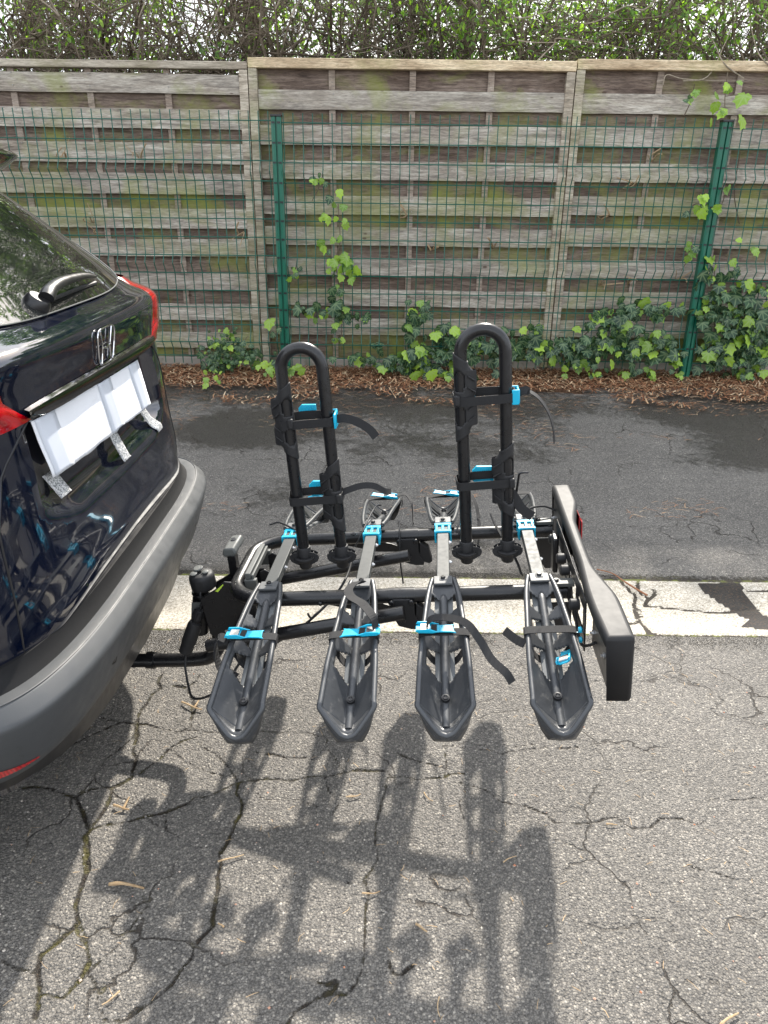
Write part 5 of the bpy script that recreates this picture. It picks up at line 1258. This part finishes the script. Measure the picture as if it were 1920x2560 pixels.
# bumper
BP = [  # z, a, half width, corner depth   (inner top edge round to the lower edge)
 (.598, -.040, .690, .26), (.602, -.012, .715, .27), (.604, .026, .740, .288), (.603, .0305, .744, .289), (.600, .034, .747, .29), (.578, .055, .760, .30), (.573, .0590, .7625, .30), (.567, .0605, .7632, .30), (.560, .0600, .763, .30), (.51, .046, .756, .29), (.455, .029, .747, .283), (.433, .021, .741, .278), (.426, .014, .735, .275), (.423, -.02, .715, .265)]
def bsurf(ph, r, off=0): return surf(ph, r[0], off, (r[1], r[2], r[3]))
rows = [[bsurf(ph, r) for ph in cols[3:-3]] for r in reversed(BP)]
m = MB(); m.grid(rows); cb('bumper', m, 'bumper_grey', smooth=True)
m = MB(); m.tube([bsurf(ph, (.6035, .0300, .7435, .289))+V((.0, 0, .0006)) for ph in phs[4:-4]], .0016, 6); cb('bumper_crease', m, 'bumper_grey', smooth=True)
# dark lip between body and bumper
m = MB(); m.grid([[bsurf(ph, r) for ph in phs[2:-2]] for r in ((.644, -.0205, .701, .30), (.643, -.012, .707, .30), (.612, -.006, .712, .28), (.604, .002, .718, .275), (.598, .004, .720, .275))]); cb('bumper_seal', m, 'matte_black', smooth=True)
# valance
VP_ = [(.285, -.10, .62, .24), (.288, -.045, .655, .26), (.296, -.030, .668, .27), (.33, -.026, .676, .27), (.37, -.018, .690, .27), (.435, -.008, .705, .27)]
def vrow(r):
    out_ = []
    for ph in cols[3:-3]:
        q = bsurf(ph, r); up_ = .055*min(1, abs(q.y)/.60)**2.0*(.435-r[0])/.15; out_.append(V((q.x, q.y, q.z+up_)))
    return out_
m = MB(); m.grid([vrow(r) for r in VP_]); cb('valance', m, 'black_trim', smooth=True)
# parking sensors
for ph, zc_ in ((None, .50), ):
    for b in (-.385, .385):
        A_ = (.040, .756, .295); wd = .756; q = abs(b)/wd; phq = math.copysign(math.degrees(math.asin(q**2)), b)
        p0 = surf(phq, .505, 0, A_); pn = surf(phq, .505, .01, A_); nrm = (pn-p0).normalized()
        k = cb('parking_sensor', MB().lathe([(.0165, -.002), (.0165, .0018), (.0145, .0018), (.014, -.001), (.0128, -.001), (.0122, .0020), (.0, .0024)], p0+nrm*.0008, nrm, 24), 'black_trim', smooth=True)
# reflector at the near corner
def lowb(z): return [interp(z, [.408, .43, .50, .56], v_) for v_ in ([.011, .020, .042, .060], [.736, .742, .755, .763], [.27, .28, .29, .30])]
rr = []
for i_ in range(4):
    row = []
    for k in range(13):
        t_ = k/12; ph = -50-34*t_; zz_ = .448+.004*t_+(.004+.030*t_)*i_/3; row.append(surf(ph, zz_, .0025, lowb(zz_)))
    rr.append(row)
m = MB(); m.grid(rr); cb('reflector', m, 'red_lamp', smooth=True)
# badge letter at the near side of the tailgate
m = MB(); q = lambda u, v: on_car(-.565+u, .962+v, .003)
m.tube([q(-.02, .012), q(.004, .0), q(.010, .018)], .0022, 6); m.tube([q(-.02, -.004), q(.0, -.01)], .0022, 6); cb('badge', m, 'chrome', smooth=True)
for sg in (-1, 1):
    m = MB(); pts = []
    for k in range(24):
        z = 1.072-(1.072-.615)*k/23; b = interp(z, [.60, .72, .90, 1.0, 1.075], [.575, .572, .555, .515, .405]); pts.append(on_car(sg*b, z, .0004))
    m.tube(pts, .0022, 6); cb('shut_line', m, 'black_trim', smooth=True)
# wiper
def G(b, z, o): q = on_car(b, z, 0); return q+V((.45*o, 0, .9*o))
m = MB(); m.lathe([(.030, -.02), (.030, .0), (.027, .014), (.022, .02)], G(-.135, 1.252, .006), (.55, .0, .84), 18)
k = cb('wiper_base', m, 'black_trim', smooth=True)
m = MB(); m.tube(cr([G(-.128, 1.244, .032), G(-.090, 1.250, .040), G(-.01, 1.256, .042), (G(.14, 1.260, .034)), G(.255, 1.262, .018)], 5), [.020, .021, .021, .020, .019, .018, .017, .017, .016, .016, .016, .015, .015, .014, .013, .012, .011, .010, .009, .007, .005], 12, sx=.62, sy=.82, up=(.45, 0, .9)); cb('wiper_arm', m, 'black_trim', smooth=True)
m = MB(); m.tube([G(-.07, 1.250, .010), G(.09, 1.254, .010), G(.24, 1.256, .008)], .005, 6); cb('wiper_blade', m, 'rubber', smooth=True)
# tow bar
m = MB(); L2 = lambda *q: CM.inverted() @ (RM @ V(q))
m.tube(cr([L2(-1.10, .14, -.33), L2(-.86, .14, -.335), L2(-.76, .14, -.335), L2(-.705, .14, -.325), L2(-.672, .14, -.285), L2(-.668, .14, -.225), L2(-.69, .138, -.17)], 8), .021, 16)
m.tube([L2(-.90, .14, -.333), L2(-.875, .14, -.334)], .026, 16); cb('tow_bar', m, 'steel_black', smooth=True)

# paper over the number plate with three tapes: things lying on the car
pp = thing('paper_sheet', 'creased white paper taped over the number plate of the navy car', 'paper', CM)
TL, TR, BL, BR_ = (-.392, 1.066), (.262, 1.054), (-.358, .934), (.312, .912)
rows = []
for i in range(17):
    v = i/16; row = []
    for k in range(61):
        u = k/60; b = (TL[0]*(1-u)+TR[0]*u)*(1-v)+(BL[0]*(1-u)+BR_[0]*u)*v; z = (TL[1]*(1-u)+TR[1]*u)*(1-v)+(BL[1]*(1-u)+BR_[1]*u)*v
        if i == 16: z += .004*noise.noise(V((u*9, 0, 2)))+.003*(u > .55)
        base = prof(z)[0]-.34*abs(b)**4
        o = -.005+.0012*noise.noise(V((u*5, v*2, 0)))+.0012*abs(noise.noise(V((u*14+v*3, v*3, 7))))+.001*math.sin(u*9)*v
        if abs(u-.56) < .03: o += .0025*(1-abs(u-.56)/.03)
        row.append(V((base+o, b, z)))
    rows.append(row)
sheet_rows = rows
pm = MB().grid(rows).build('sheet', M['paper_white'], pp, smooth=True, solid=.0006)
m = MB()
def tp(u0, u1, o=.0014):
    return [[sheet_rows[i][min(60, max(0, int(60*(u0+(u1-u0)*j/4))))]+V((o, 0, 0)) for j in range(5)] for i in range(17)]
for (u0, u1) in ((.03, .16), (.53, .66), (.87, .995)):
    MB().grid(tp(u0, u1)).build('tape', M['paper_tape'], pp, smooth=True, solid=.0004)
for (u0, u1, pts) in ((.03, .17, [(-.330, .935), (-.305, .885), (-.298, .872)]), (.56, .68, [(.025, .94), (.050, .845), (.058, .832)]), (.88, 1.0, [(.262, .93), (.322, .845), (.332, .828)])):
    g = MB(); rws = []
    for (b, z) in [(p_[0], p_[1]) for p_ in cr([V((a, b_, 0)) for a, b_ in pts], 6)]:
        rw = []
        for j in range(5):
            bb = b-.026+.052*j/4; q = on_car(bb, z); d = recess(bb, z); rw.append(V((max(q.x-d+.004, q.x-.03+.02*(.94-z)/.1), bb, z+.0015*noise.noise(V((bb*90, z*60, 0))))))
        rws.append(rw)
    g.grid(rws); g.build('tape', M['clear_tape'], pp, smooth=True, solid=.0004)
